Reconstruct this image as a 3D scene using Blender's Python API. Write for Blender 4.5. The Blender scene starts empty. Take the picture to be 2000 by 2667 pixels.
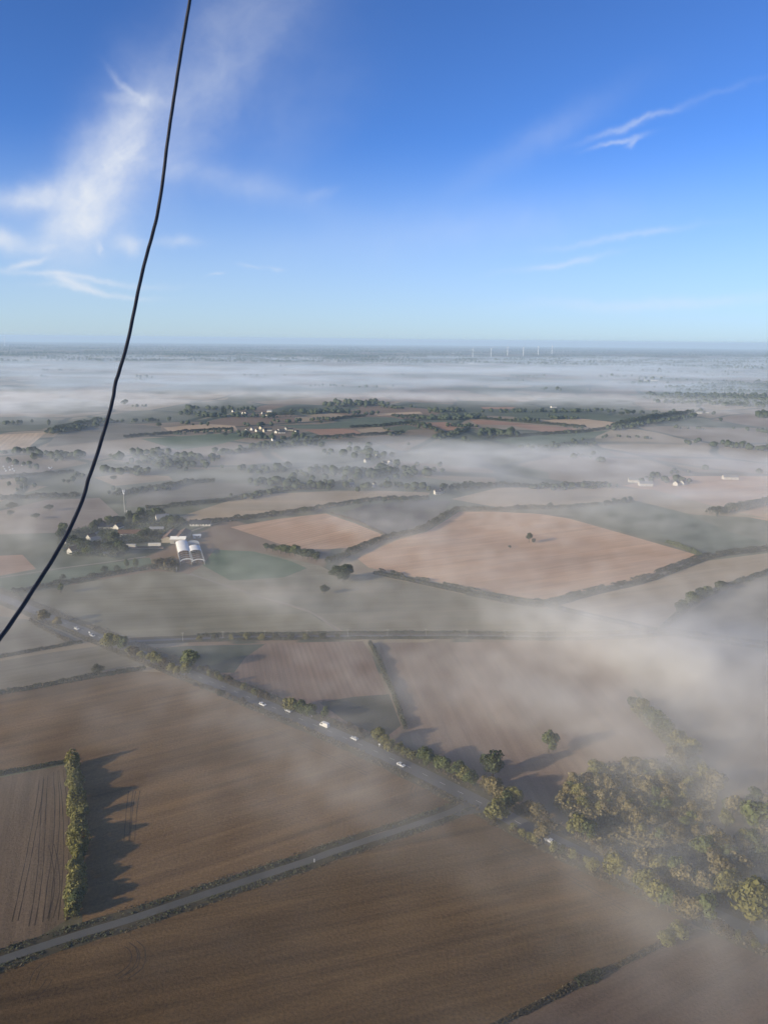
import bpy, bmesh, math, random
import numpy as np
from mathutils import Vector, Matrix

random.seed(7)
RNG = np.random.default_rng(11)
scene = bpy.context.scene
COL = scene.collection
rad = math.radians

# ------------------------------------------------------------------ camera
H = 200.0                     # balloon height over the fields, metres
REFF = 7.4e6                  # earth radius with refraction
FPX = 2003.0                  # focal length in photo pixels (2000 x 2667)
PITCH, ROLL = rad(12.66), rad(0.59)
cF = Vector((0, math.cos(PITCH), -math.sin(PITCH)))
cR0 = Vector((1, 0, 0)); cU0 = Vector((0, math.sin(PITCH), math.cos(PITCH)))
cR = cR0 * math.cos(ROLL) + cU0 * math.sin(ROLL)
cU = -cR0 * math.sin(ROLL) + cU0 * math.cos(ROLL)
cam_data = bpy.data.cameras.new('camera'); cam = bpy.data.objects.new('camera', cam_data); COL.objects.link(cam)
cam_data.sensor_fit = 'VERTICAL'; cam_data.sensor_height = 36.0; cam_data.lens = FPX / 2667 * 36.0
cam_data.clip_start = 0.1; cam_data.clip_end = 120000
cam.matrix_world = Matrix(((cR.x, cU.x, -cF.x, 0), (cR.y, cU.y, -cF.y, 0), (cR.z, cU.z, -cF.z, H), (0, 0, 0, 1)))
scene.camera = cam

# ------------------------------------------------------------------ sky, sun, exposure
SUN_EL, SUN_AZ = rad(15.0), math.atan2(-0.87, -0.49)     # azimuth of the sun itself, from +Y clockwise
sun_dir = Vector((math.sin(SUN_AZ) * math.cos(SUN_EL), math.cos(SUN_AZ) * math.cos(SUN_EL), math.sin(SUN_EL)))
SUN_STRENGTH, SKY_STRENGTH = 5.0, 0.105
world = bpy.data.worlds.new('World'); scene.world = world; world.use_nodes = True
wn, wl = world.node_tree.nodes, world.node_tree.links
wn.clear()
def N(nodes, typ, **kw):
    n = nodes.new(typ)
    for k, v in kw.items():
        setattr(n, k, v)
    return n
def sky_world():   # the sky's own colour, then the cirrus
    out = N(wn, 'ShaderNodeOutputWorld'); bg = N(wn, 'ShaderNodeBackground')
    sky = N(wn, 'ShaderNodeTexSky', sky_type='NISHITA', sun_disc=False)
    sky.sun_elevation = SUN_EL; sky.sun_rotation = SUN_AZ
    sky.altitude = 200; sky.air_density = 0.60; sky.dust_density = 0.45; sky.ozone_density = 5.5
    bg.inputs['Strength'].default_value = SKY_STRENGTH
    # contrast of the phone picture: a plain gamma on the whole sky
    gam = N(wn, 'ShaderNodeGamma'); gam.inputs[1].default_value = 1.1
    mul = N(wn, 'ShaderNodeVectorMath', operation='MULTIPLY'); mul.inputs[1].default_value = (1.14, 1.14, 1.20)
    wl.new(sky.outputs[0], gam.inputs[0]); wl.new(gam.outputs[0], mul.inputs[0])
    # moist morning air: the sky pales evenly all round towards the horizon
    tc = N(wn, 'ShaderNodeTexCoord'); sp = N(wn, 'ShaderNodeSeparateXYZ'); wl.new(tc.outputs['Generated'], sp.inputs[0])
    mr = N(wn, 'ShaderNodeMapRange', interpolation_type='SMOOTHSTEP'); mr.inputs['From Min'].default_value = 0.0; mr.inputs['From Max'].default_value = 0.24; mr.inputs['To Min'].default_value = 0.62; mr.inputs['To Max'].default_value = 0.0
    wl.new(sp.outputs[2], mr.inputs['Value'])
    pale = N(wn, 'ShaderNodeMix', data_type='RGBA'); wl.new(mr.outputs[0], pale.inputs[0]); wl.new(mul.outputs[0], pale.inputs[6]); pale.inputs[7].default_value = PALE_AIR + (1,)
    wl.new(cirrus(pale.outputs[2]), bg.inputs['Color'])
    wl.new(bg.outputs[0], out.inputs['Surface'])
PALE_AIR = (3.9, 4.6, 4.75)
CIRRUS = [  # place in the photo, half length, half width, tilt in degrees, strength
 (275,455,190,85,60,.55),(200,582,80,34,18,.90),(330,370,130,48,68,.55),(235,510,120,68,50,.60),(130,500,120,40,20,.25),(75,518,120,24,6,.55),(335,228,46,7,-38,.40),(365,250,65,15,-2,.40),(600,120,300,120,44,.20),(500,330,230,80,62,.15),(600,475,190,36,-14,.20),(760,330,200,90,40,.08),
 (20,625,52,24,-8,.65),(78,682,55,9,16,.55),(128,642,45,11,4,.35),(332,637,32,20,-20,.40),(266,642,8,13,20,.40),(458,634,60,12,3,.28),(188,738,48,13,-12,.6),(200,720,180,8,-4,.40),(260,757,120,7,-3,.40),(560,716,22,5,10,.22),(662,690,30,4,-6,.16),(730,699,20,4,-8,.20),(825,506,42,12,15,.10),
 (1635,332,95,8,15,.28),(1830,262,190,8,22,.06),(1605,372,60,6,9,.30),(1642,376,14,6,30,.28),(1400,360,200,34,29,.11),(1620,620,160,8,8,.22),(1462,686,110,8,10,.30),(1750,785,340,14,2,.22),(1200,600,420,60,6,.10)]
def cirrus(sky_col):
    """Cirrus in the sky itself, placed by direction: wisps broken up and feathered by drawn-out noise."""
    nt = world.node_tree
    def L(a, b): wl.new(a, b)
    tc = N(wn, 'ShaderNodeTexCoord'); sep = N(wn, 'ShaderNodeSeparateXYZ'); L(tc.outputs['Generated'], sep.inputs[0])
    def M(op, a, b=None, c=None, clamp=False):
        m = N(wn, 'ShaderNodeMath', operation=op); m.use_clamp = clamp
        for i, v in enumerate((a, b, c)):
            if v is None: continue
            if hasattr(v, 'is_output'): L(v, m.inputs[i])
            else: m.inputs[i].default_value = v
        return m.outputs[0]
    y = M('MAXIMUM', sep.outputs[1], 0.05); U = M('DIVIDE', sep.outputs[0], y); V = M('DIVIDE', sep.outputs[2], y)
    cb = N(wn, 'ShaderNodeCombineXYZ'); L(U, cb.inputs[0]); L(V, cb.inputs[1])
    w1 = N(wn, 'ShaderNodeTexNoise'); w1.inputs['Scale'].default_value = 9; w1.inputs['Detail'].default_value = 6; w1.inputs['Roughness'].default_value = 0.6; L(cb.outputs[0], w1.inputs['Vector'])
    wp = N(wn, 'ShaderNodeVectorMath', operation='MULTIPLY_ADD'); L(w1.outputs['Color'], wp.inputs[0]); wp.inputs[1].default_value = (.06, .04, 0)
    off = N(wn, 'ShaderNodeVectorMath', operation='SUBTRACT'); L(cb.outputs[0], off.inputs[0]); off.inputs[1].default_value = (.03, .02, 0); L(off.outputs[0], wp.inputs[2])
    tot = None
    for (px, py, a, b, deg, k) in CIRRUS:
        d = cF * FPX + cR * (px - 1000.0) + cU * (1333.5 - py)
        mp = N(wn, 'ShaderNodeMapping', vector_type='TEXTURE'); mp.inputs['Location'].default_value = (d.x / d.y, d.z / d.y, 0); mp.inputs['Rotation'].default_value = (0, 0, rad(deg)); mp.inputs['Scale'].default_value = (a / FPX * 1.35, b / FPX * 1.35, 1)
        L(wp.outputs[0], mp.inputs['Vector'])
        ln = N(wn, 'ShaderNodeVectorMath', operation='LENGTH'); L(mp.outputs[0], ln.inputs[0])
        g = M('MULTIPLY', M('POWER', 2.718, M('MULTIPLY', M('MULTIPLY', ln.outputs['Value'], ln.outputs['Value']), -1.9)), k)
        tot = g if tot is None else M('SUBTRACT', M('ADD', tot, g), M('MULTIPLY', tot, g))
    mp = N(wn, 'ShaderNodeMapping', vector_type='TEXTURE'); mp.inputs['Rotation'].default_value = (0, 0, rad(42)); mp.inputs['Scale'].default_value = (.14, .05, 1); L(wp.outputs[0], mp.inputs['Vector'])
    st = N(wn, 'ShaderNodeTexNoise'); st.inputs['Scale'].default_value = 1.0; st.inputs['Detail'].default_value = 8; st.inputs['Roughness'].default_value = .62; st.inputs['Distortion'].default_value = .6; L(mp.outputs[0], st.inputs['Vector'])
    fibre = M('MULTIPLY_ADD', st.outputs[0], 0.95, 0.48)
    bl = N(wn, 'ShaderNodeTexNoise'); bl.inputs['Scale'].default_value = 17; bl.inputs['Detail'].default_value = 7; bl.inputs['Roughness'].default_value = .58; L(wp.outputs[0], bl.inputs['Vector'])
    fibre = M('MULTIPLY', fibre, M('MULTIPLY_ADD', bl.outputs[0], 1.5, 0.22))
    mask = M('MULTIPLY', M('MULTIPLY', tot, fibre), 1.12, None, True)
    mx = N(wn, 'ShaderNodeMix', data_type='RGBA'); L(mask, mx.inputs[0]); L(sky_col, mx.inputs[6]); mx.inputs[7].default_value = CLOUD_COL + (1,)
    return mx.outputs[2]
CLOUD_COL = (5.2, 5.5, 6.0)
sky_world()
sun = bpy.data.lights.new('sun', 'SUN'); sun.energy = SUN_STRENGTH; sun.angle = rad(1.2); sun.color = (1.0, 0.865, 0.62)
sun_o = bpy.data.objects.new('sun', sun); COL.objects.link(sun_o); sun_o.location = (0, 0, 400)
sun_o.rotation_euler = sun_dir.to_track_quat('Z', 'Y').to_euler()
vs = scene.view_settings; vs.view_transform = 'Standard'; vs.look = 'None'; vs.exposure = 0.52; vs.gamma = 1.0; vs.use_curve_mapping = False
cy = scene.cycles
cy.use_denoising = True
try: cy.denoiser = 'OPENIMAGEDENOISE'
except Exception: pass
cy.max_bounces = 6; cy.diffuse_bounces = 2; cy.glossy_bounces = 1; cy.transmission_bounces = 2; cy.volume_bounces = 3; cy.transparent_max_bounces = 8
cy.volume_max_steps = 512; cy.sample_clamp_indirect = 4.0

# ------------------------------------------------------------------ helpers
def drop(x, y):
    r = math.hypot(x, y)
    return -max(0.0, r - 3000.0) ** 2 / (2 * REFF)
def at(px, py, z=0.0):
    """The point of the ground (or of the level z above it) seen at a photo pixel."""
    d = (cF * FPX + cR * (px - 1000.0) + cU * (1333.5 - py)).normalized()
    x = y = 0.0; g = 0.0
    for _ in range(30):
        dz = d.z if d.z < -1e-5 else -1e-5
        t = min((H - g - z) / -dz, 40000.0)              # no further than the land in sight
        x, y = d.x * t, d.y * t
        g = drop(x, y)
    return Vector((x, y, g + z))
def atD(p, z=0.0):
    return at(p[0] * 1.20555, p[1] * 1.20555, z)
def to_px(x, y, z):
    """Vectorised projection, used to author the fog map."""
    X = x * cR.x + y * cR.y + (z - H) * cR.z
    Y = x * cU.x + y * cU.y + (z - H) * cU.z
    Z = x * cF.x + y * cF.y + (z - H) * cF.z
    Z = np.maximum(Z, 1.0)
    return 1000 + FPX * X / Z, 1333.5 - FPX * Y / Z

def mesh_obj(name, verts, faces, mat=None, parent=None, edges=()):
    me = bpy.data.meshes.new(name)
    me.from_pydata([tuple(v) for v in verts], list(edges), faces); me.update()
    if mat is not None: me.materials.append(mat)
    o = bpy.data.objects.new(name, me); COL.objects.link(o)
    if parent is not None: o.parent = parent
    return o
def np_mesh(name, V, Q, mat=None):
    """Mesh from numpy arrays of vertices and quads / triangles."""
    me = bpy.data.meshes.new(name); nv, nf, k = len(V), len(Q), Q.shape[1]
    me.vertices.add(nv); me.vertices.foreach_set('co', np.ascontiguousarray(V, dtype=np.float32).ravel())
    me.loops.add(nf * k); me.loops.foreach_set('vertex_index', np.ascontiguousarray(Q, dtype=np.int32).ravel())
    me.polygons.add(nf); me.polygons.foreach_set('loop_start', np.arange(0, nf * k, k, dtype=np.int32))
    me.update(calc_edges=True); me.validate()
    if mat is not None: me.materials.append(mat)
    return me
def link(name, me, parent=None, loc=None):
    o = bpy.data.objects.new(name, me); COL.objects.link(o)
    if parent is not None: o.parent = parent
    if loc is not None: o.location = loc
    return o
def tag(o, label=None, cat=None, group=None, kind=None):
    if label: o['label'] = label
    if cat: o['category'] = cat
    if group: o['group'] = group
    if kind: o['kind'] = kind
    return o
def empty(name, loc, rz=0.0, scale=1.0):
    o = bpy.data.objects.new(name, None); COL.objects.link(o); o.location = loc; o.rotation_euler = (0, 0, rz); o.scale = (scale,) * 3
    o.empty_display_size = 0.5
    return o
def value_noise(x, y, seed=0):
    """Smooth 2-D value noise, 0..1."""
    xi = np.floor(x).astype(np.int64); yi = np.floor(y).astype(np.int64); fx = x - xi; fy = y - yi
    def h(a, b):
        n = (a * 374761393 + b * 668265263 + seed * 974634777) & 0x7fffffff
        n = ((n ^ (n >> 13)) * 1274126177) & 0x7fffffff
        return ((n ^ (n >> 16)) & 0xffff) / 65535.0
    ux = fx * fx * fx * (fx * (fx * 6 - 15) + 10); uy = fy * fy * fy * (fy * (fy * 6 - 15) + 10)
    a, b, c, d = h(xi, yi), h(xi + 1, yi), h(xi, yi + 1), h(xi + 1, yi + 1)
    return (a * (1 - ux) + b * ux) * (1 - uy) + (c * (1 - ux) + d * ux) * uy
def fbm(x, y, seed=0, octs=4):
    s = 0.0; a = 0.5; t = 0.0
    for k in range(octs):
        s = s + a * value_noise(x, y, seed + k * 17); t += a; a *= 0.5
        x, y = x * 2.03 + 13.1, y * 2.03 + 7.7
    return s / t

# ------------------------------------------------------------------ materials
def new_mat(name):
    m = bpy.data.materials.new(name); m.use_nodes = True; nt = m.node_tree; nt.nodes.clear()
    out = N(nt.nodes, 'ShaderNodeOutputMaterial'); b = N(nt.nodes, 'ShaderNodeBsdfPrincipled')
    b.inputs['Roughness'].default_value = 0.9; b.inputs['Specular IOR Level'].default_value = 0.15
    nt.links.new(b.outputs[0], out.inputs['Surface'])
    return m, nt, b
def ramp(nt, fac, stops, interp='LINEAR'):
    r = N(nt.nodes, 'ShaderNodeValToRGB'); e = r.color_ramp.elements; r.color_ramp.interpolation = interp
    while len(e) < len(stops): e.new(0.5)
    for el, (p, c) in zip(e, stops):
        el.position = p; el.color = (c[0], c[1], c[2], 1.0)
    nt.links.new(fac, r.inputs[0])
    return r.outputs[0]
def noise(nt, vec, scale, detail=4.0, rough=0.55):
    n = N(nt.nodes, 'ShaderNodeTexNoise'); n.inputs['Scale'].default_value = scale; n.inputs['Detail'].default_value = detail; n.inputs['Roughness'].default_value = rough
    if vec is not None: nt.links.new(vec, n.inputs['Vector'])
    return n.outputs['Fac']
def mixc(nt, fac, a, b, mode='MIX'):
    m = N(nt.nodes, 'ShaderNodeMix', data_type='RGBA', blend_type=mode)
    for sock, v in ((m.inputs[0], fac), (m.inputs[6], a), (m.inputs[7], b)):
        if hasattr(v, 'is_output'): nt.links.new(v, sock)
        elif isinstance(v, (int, float)): sock.default_value = v
        else: sock.default_value = (v[0], v[1], v[2], 1.0)
    return m.outputs[2]
def position(nt, rot=0.0, scale=(1, 1, 1)):
    g = N(nt.nodes, 'ShaderNodeNewGeometry'); mp = N(nt.nodes, 'ShaderNodeMapping', vector_type='TEXTURE')
    mp.inputs['Rotation'].default_value = (0, 0, -rot); mp.inputs['Scale'].default_value = [1.0 / max(v, 1e-9) for v in scale]
    nt.links.new(g.outputs['Position'], mp.inputs['Vector'])
    return mp.outputs[0]
def math_n(nt, op, a, b=None, c=None, clamp=False):
    m = N(nt.nodes, 'ShaderNodeMath', operation=op); m.use_clamp = clamp
    for i, v in enumerate((a, b, c)):
        if v is None: continue
        if hasattr(v, 'is_output'): nt.links.new(v, m.inputs[i])
        else: m.inputs[i].default_value = v
    return m.outputs[0]
def plain(name, col, rough=0.85, spec=0.15, var=0.0, scale=0.6):
    m, nt, b = new_mat(name); b.inputs['Roughness'].default_value = rough; b.inputs['Specular IOR Level'].default_value = spec
    v = var or 0.12
    f = noise(nt, position(nt), scale, 5)
    nt.links.new(ramp(nt, f, [(0.3, [c * (1 - v) for c in col]), (0.7, [min(1, c * (1 + v)) for c in col])]), b.inputs['Base Color'])
    return m
# ------------------------------------------------------------------ ground
def ground_material():
    m, nt, b = new_mat('ground')
    p = position(nt)
    wob = N(nt.nodes, 'ShaderNodeTexNoise'); wob.inputs['Scale'].default_value = 0.0022; nt.links.new(p, wob.inputs['Vector'])
    add = N(nt.nodes, 'ShaderNodeVectorMath', operation='MULTIPLY_ADD'); nt.links.new(wob.outputs['Color'], add.inputs[0]); add.inputs[1].default_value = (160, 160, 0); nt.links.new(p, add.inputs[2])
    mp = N(nt.nodes, 'ShaderNodeMapping'); mp.inputs['Rotation'].default_value = (0, 0, 0.35); mp.inputs['Scale'].default_value = (0.0042, 0.0031, 0.0); nt.links.new(add.outputs[0], mp.inputs['Vector'])
    vo = N(nt.nodes, 'ShaderNodeTexVoronoi', distance='CHEBYCHEV'); vo.inputs['Scale'].default_value = 1.0; nt.links.new(mp.outputs[0], vo.inputs['Vector'])
    ve = N(nt.nodes, 'ShaderNodeTexVoronoi', feature='DISTANCE_TO_EDGE'); ve.inputs['Scale'].default_value = 1.0; nt.links.new(mp.outputs[0], ve.inputs['Vector'])
    sep = N(nt.nodes, 'ShaderNodeSeparateColor'); nt.links.new(vo.outputs['Color'], sep.inputs[0])
    col = ramp(nt, sep.outputs[0], [(0.0, (0.085, 0.105, 0.055)), (0.2, (0.11, 0.125, 0.068)), (0.32, (0.25, 0.175, 0.105)), (0.5, (0.33, 0.245, 0.15)), (0.64, (0.12, 0.13, 0.07)), (0.74, (0.42, 0.32, 0.195)), (0.9, (0.24, 0.145, 0.085))], 'CONSTANT')
    f = noise(nt, position(nt, 0.2, (0.004, 0.012, 0.01)), 1.0, 6)
    col = mixc(nt, 0.35, col, ramp(nt, f, [(0.3, (0.05, 0.05, 0.035)), (0.7, (0.22, 0.18, 0.12))]))
    edge = ramp(nt, ve.outputs['Distance'], [(0.016, (1, 1, 1)), (0.032, (0, 0, 0))])
    wood = ramp(nt, noise(nt, position(nt, 0.0, (0.00045, 0.0009, 0.0)), 1.0, 5, 0.6), [(0.59, (0, 0, 0)), (0.62, (1, 1, 1))])
    mx = mixc(nt, 1.0, edge, wood, 'LIGHTEN')
    col = mixc(nt, mx, col, (0.042, 0.052, 0.030))
    nt.links.new(col, b.inputs['Base Color'])
    return m
def build_ground():
    rs = [0.0] + [30 * 1.16 ** k for k in range(53)]
    rs = [r for r in rs if r < 62000] + [62000]
    n = 160; V = [(0, 0, 0)]; F = []
    for r in rs[1:]:
        for k in range(n):
            a = 2 * math.pi * k / n; V.append((r * math.sin(a), r * math.cos(a), drop(r, 0)))
    for k in range(n): F.append((0, 1 + (k + 1) % n, 1 + k))
    for i in range(len(rs) - 2):
        for k in range(n):
            a = 1 + i * n + k; c = 1 + i * n + (k + 1) % n
            F.append((a, c, c + n, a + n))
    o = mesh_obj('ground', V, F, ground_material()); tag(o, 'patchwork farmland stretching out flat to the hazy horizon', 'ground', kind='structure')
build_ground()
# ------------------------------------------------------------------ ground-plane drawing helpers
def smooth(pts, step=6.0, closed=False):
    """Catmull-Rom through ground points, resampled about every step metres."""
    P = [Vector((p[0], p[1], 0)) for p in pts]; out = []
    for i in range(len(P) - 1):
        a, b, c, d = P[max(i - 1, 0)], P[i], P[i + 1], P[min(i + 2, len(P) - 1)]
        n = max(2, int((c - b).length / step))
        for k in range(n):
            t = k / n; t2, t3 = t * t, t * t * t
            out.append(0.5 * (2 * b + (c - a) * t + (2 * a - 5 * b + 4 * c - d) * t2 + (3 * b - a - 3 * c + d) * t3))
    out.append(P[-1])
    return out
def G(pts):
    return [at(x, y) for x, y in pts]
def offset(line, d):
    """Shift a ground polyline sideways, positive to the right of its heading."""
    o = []
    for i, p in enumerate(line):
        t = (line[min(i + 1, len(line) - 1)] - line[max(i - 1, 0)]).normalized()
        o.append(p + Vector((t.y, -t.x, 0)) * d)
    return o
def ribbon(line, w, z, wob=0.0, seed=0):
    rnd = random.Random(seed); V = []; F = []
    for i, p in enumerate(line):
        t = (line[min(i + 1, len(line) - 1)] - line[max(i - 1, 0)]).normalized(); n = Vector((t.y, -t.x, 0))
        for s in (-1, 1):
            q = p + n * s * (w / 2 + wob * (rnd.random() - 0.5)); V.append((q.x, q.y, drop(q.x, q.y) + z))
    for i in range(len(line) - 1): F.append((2 * i, 2 * i + 1, 2 * i + 3, 2 * i + 2))
    return V, F
def heading(line, p):
    """Unit heading of the polyline at the point nearest p, and that point."""
    k = min(range(len(line)), key=lambda i: (line[i] - Vector((p[0], p[1], 0))).length)
    return (line[min(k + 1, len(line) - 1)] - line[max(k - 1, 0)]).normalized(), line[k]

# ------------------------------------------------------------------ fields
def soil_material(name, lo, hi, ang, rows=0.0, fine=1.0, patch=1.0):
    """Worked soil or stubble: drill rows drawn out along ang, damp patches, clods."""
    m, nt, b = new_mat(name)
    streak = noise(nt, position(nt, -ang, (0.012, 0.22, 1)), 1.0, 6, 0.6)
    damp = noise(nt, position(nt, -ang, (0.008, 0.026, 1)), 1.0, 5, 0.62)
    clod = noise(nt, position(nt), 0.9 * fine, 6, 0.7)
    f = math_n(nt, 'ADD', math_n(nt, 'MULTIPLY', streak, 0.42), math_n(nt, 'MULTIPLY', damp, 0.42 * patch))
    f = math_n(nt, 'ADD', f, math_n(nt, 'MULTIPLY', clod, 0.5))
    mid = [(a + c) / 2 for a, c in zip(lo, hi)]
    col = ramp(nt, f, [(0.52, lo), (0.66, mid), (0.80, hi)])
    if rows:
        w = N(nt.nodes, 'ShaderNodeTexWave', bands_direction='Y'); w.inputs['Scale'].default_value = rows; w.inputs['Distortion'].default_value = 1.2; w.inputs['Detail'].default_value = 2; w.inputs['Detail Scale'].default_value = 0.25
        nt.links.new(position(nt, -ang), w.inputs['Vector'])
        k = math_n(nt, 'MULTIPLY', ramp(nt, w.outputs[1], [(0.15, (1, 1, 1)), (0.6, (0, 0, 0))]), math_n(nt, 'MULTIPLY', damp, 0.45))
        col = mixc(nt, k, col, [c * 0.55 for c in lo])
    tw = N(nt.nodes, 'ShaderNodeTexWave', bands_direction='Y'); tw.inputs['Scale'].default_value = 0.0175; tw.inputs['Distortion'].default_value = 0.6; tw.inputs['Detail'].default_value = 2; tw.inputs['Detail Scale'].default_value = 0.1
    nt.links.new(position(nt, -ang), tw.inputs['Vector'])
    tl = math_n(nt, 'MULTIPLY', ramp(nt, tw.outputs[1], [(0.955, (0, 0, 0)), (0.985, (1, 1, 1)), (1.0, (0.3, 0.3, 0.3))]), math_n(nt, 'MULTIPLY', streak, 0.45))
    col = mixc(nt, tl, col, [c * 0.6 for c in lo])
    wet = ramp(nt, noise(nt, position(nt, -ang, (0.006, 0.017, 1)), 1.0, 4, 0.55), [(0.52, (0, 0, 0)), (0.68, (1, 1, 1))])
    col = mixc(nt, math_n(nt, 'MULTIPLY', wet, 0.42 * patch), col, [c * 0.62 for c in lo])
    nt.links.new(col, b.inputs['Base Color'])
    bp = N(nt.nodes, 'ShaderNodeBump'); bp.inputs['Strength'].default_value = 0.55; bp.inputs['Distance'].default_value = 0.35
    nt.links.new(math_n(nt, 'ADD', streak, clod), bp.inputs['Height']); nt.links.new(bp.outputs[0], b.inputs['Normal'])
    return m
BROWN = ((0.076, 0.042, 0.018), (0.212, 0.125, 0.052))
DARK = ((0.052, 0.029, 0.011), (0.158, 0.093, 0.037))
TAN = ((0.37, 0.210, 0.115), (0.60, 0.375, 0.215))
STUB = ((0.26, 0.19, 0.108), (0.42, 0.31, 0.185))
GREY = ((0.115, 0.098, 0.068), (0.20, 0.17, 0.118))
OLIVE = ((0.068, 0.084, 0.042), (0.14, 0.15, 0.078))
GREEN = ((0.040, 0.085, 0.036), (0.085, 0.140, 0.062))
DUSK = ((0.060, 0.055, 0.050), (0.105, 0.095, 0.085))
RED = ((0.26, 0.135, 0.074), (0.42, 0.235, 0.138))
CREAM = ((0.40, 0.27, 0.15), (0.58, 0.42, 0.255))
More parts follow.
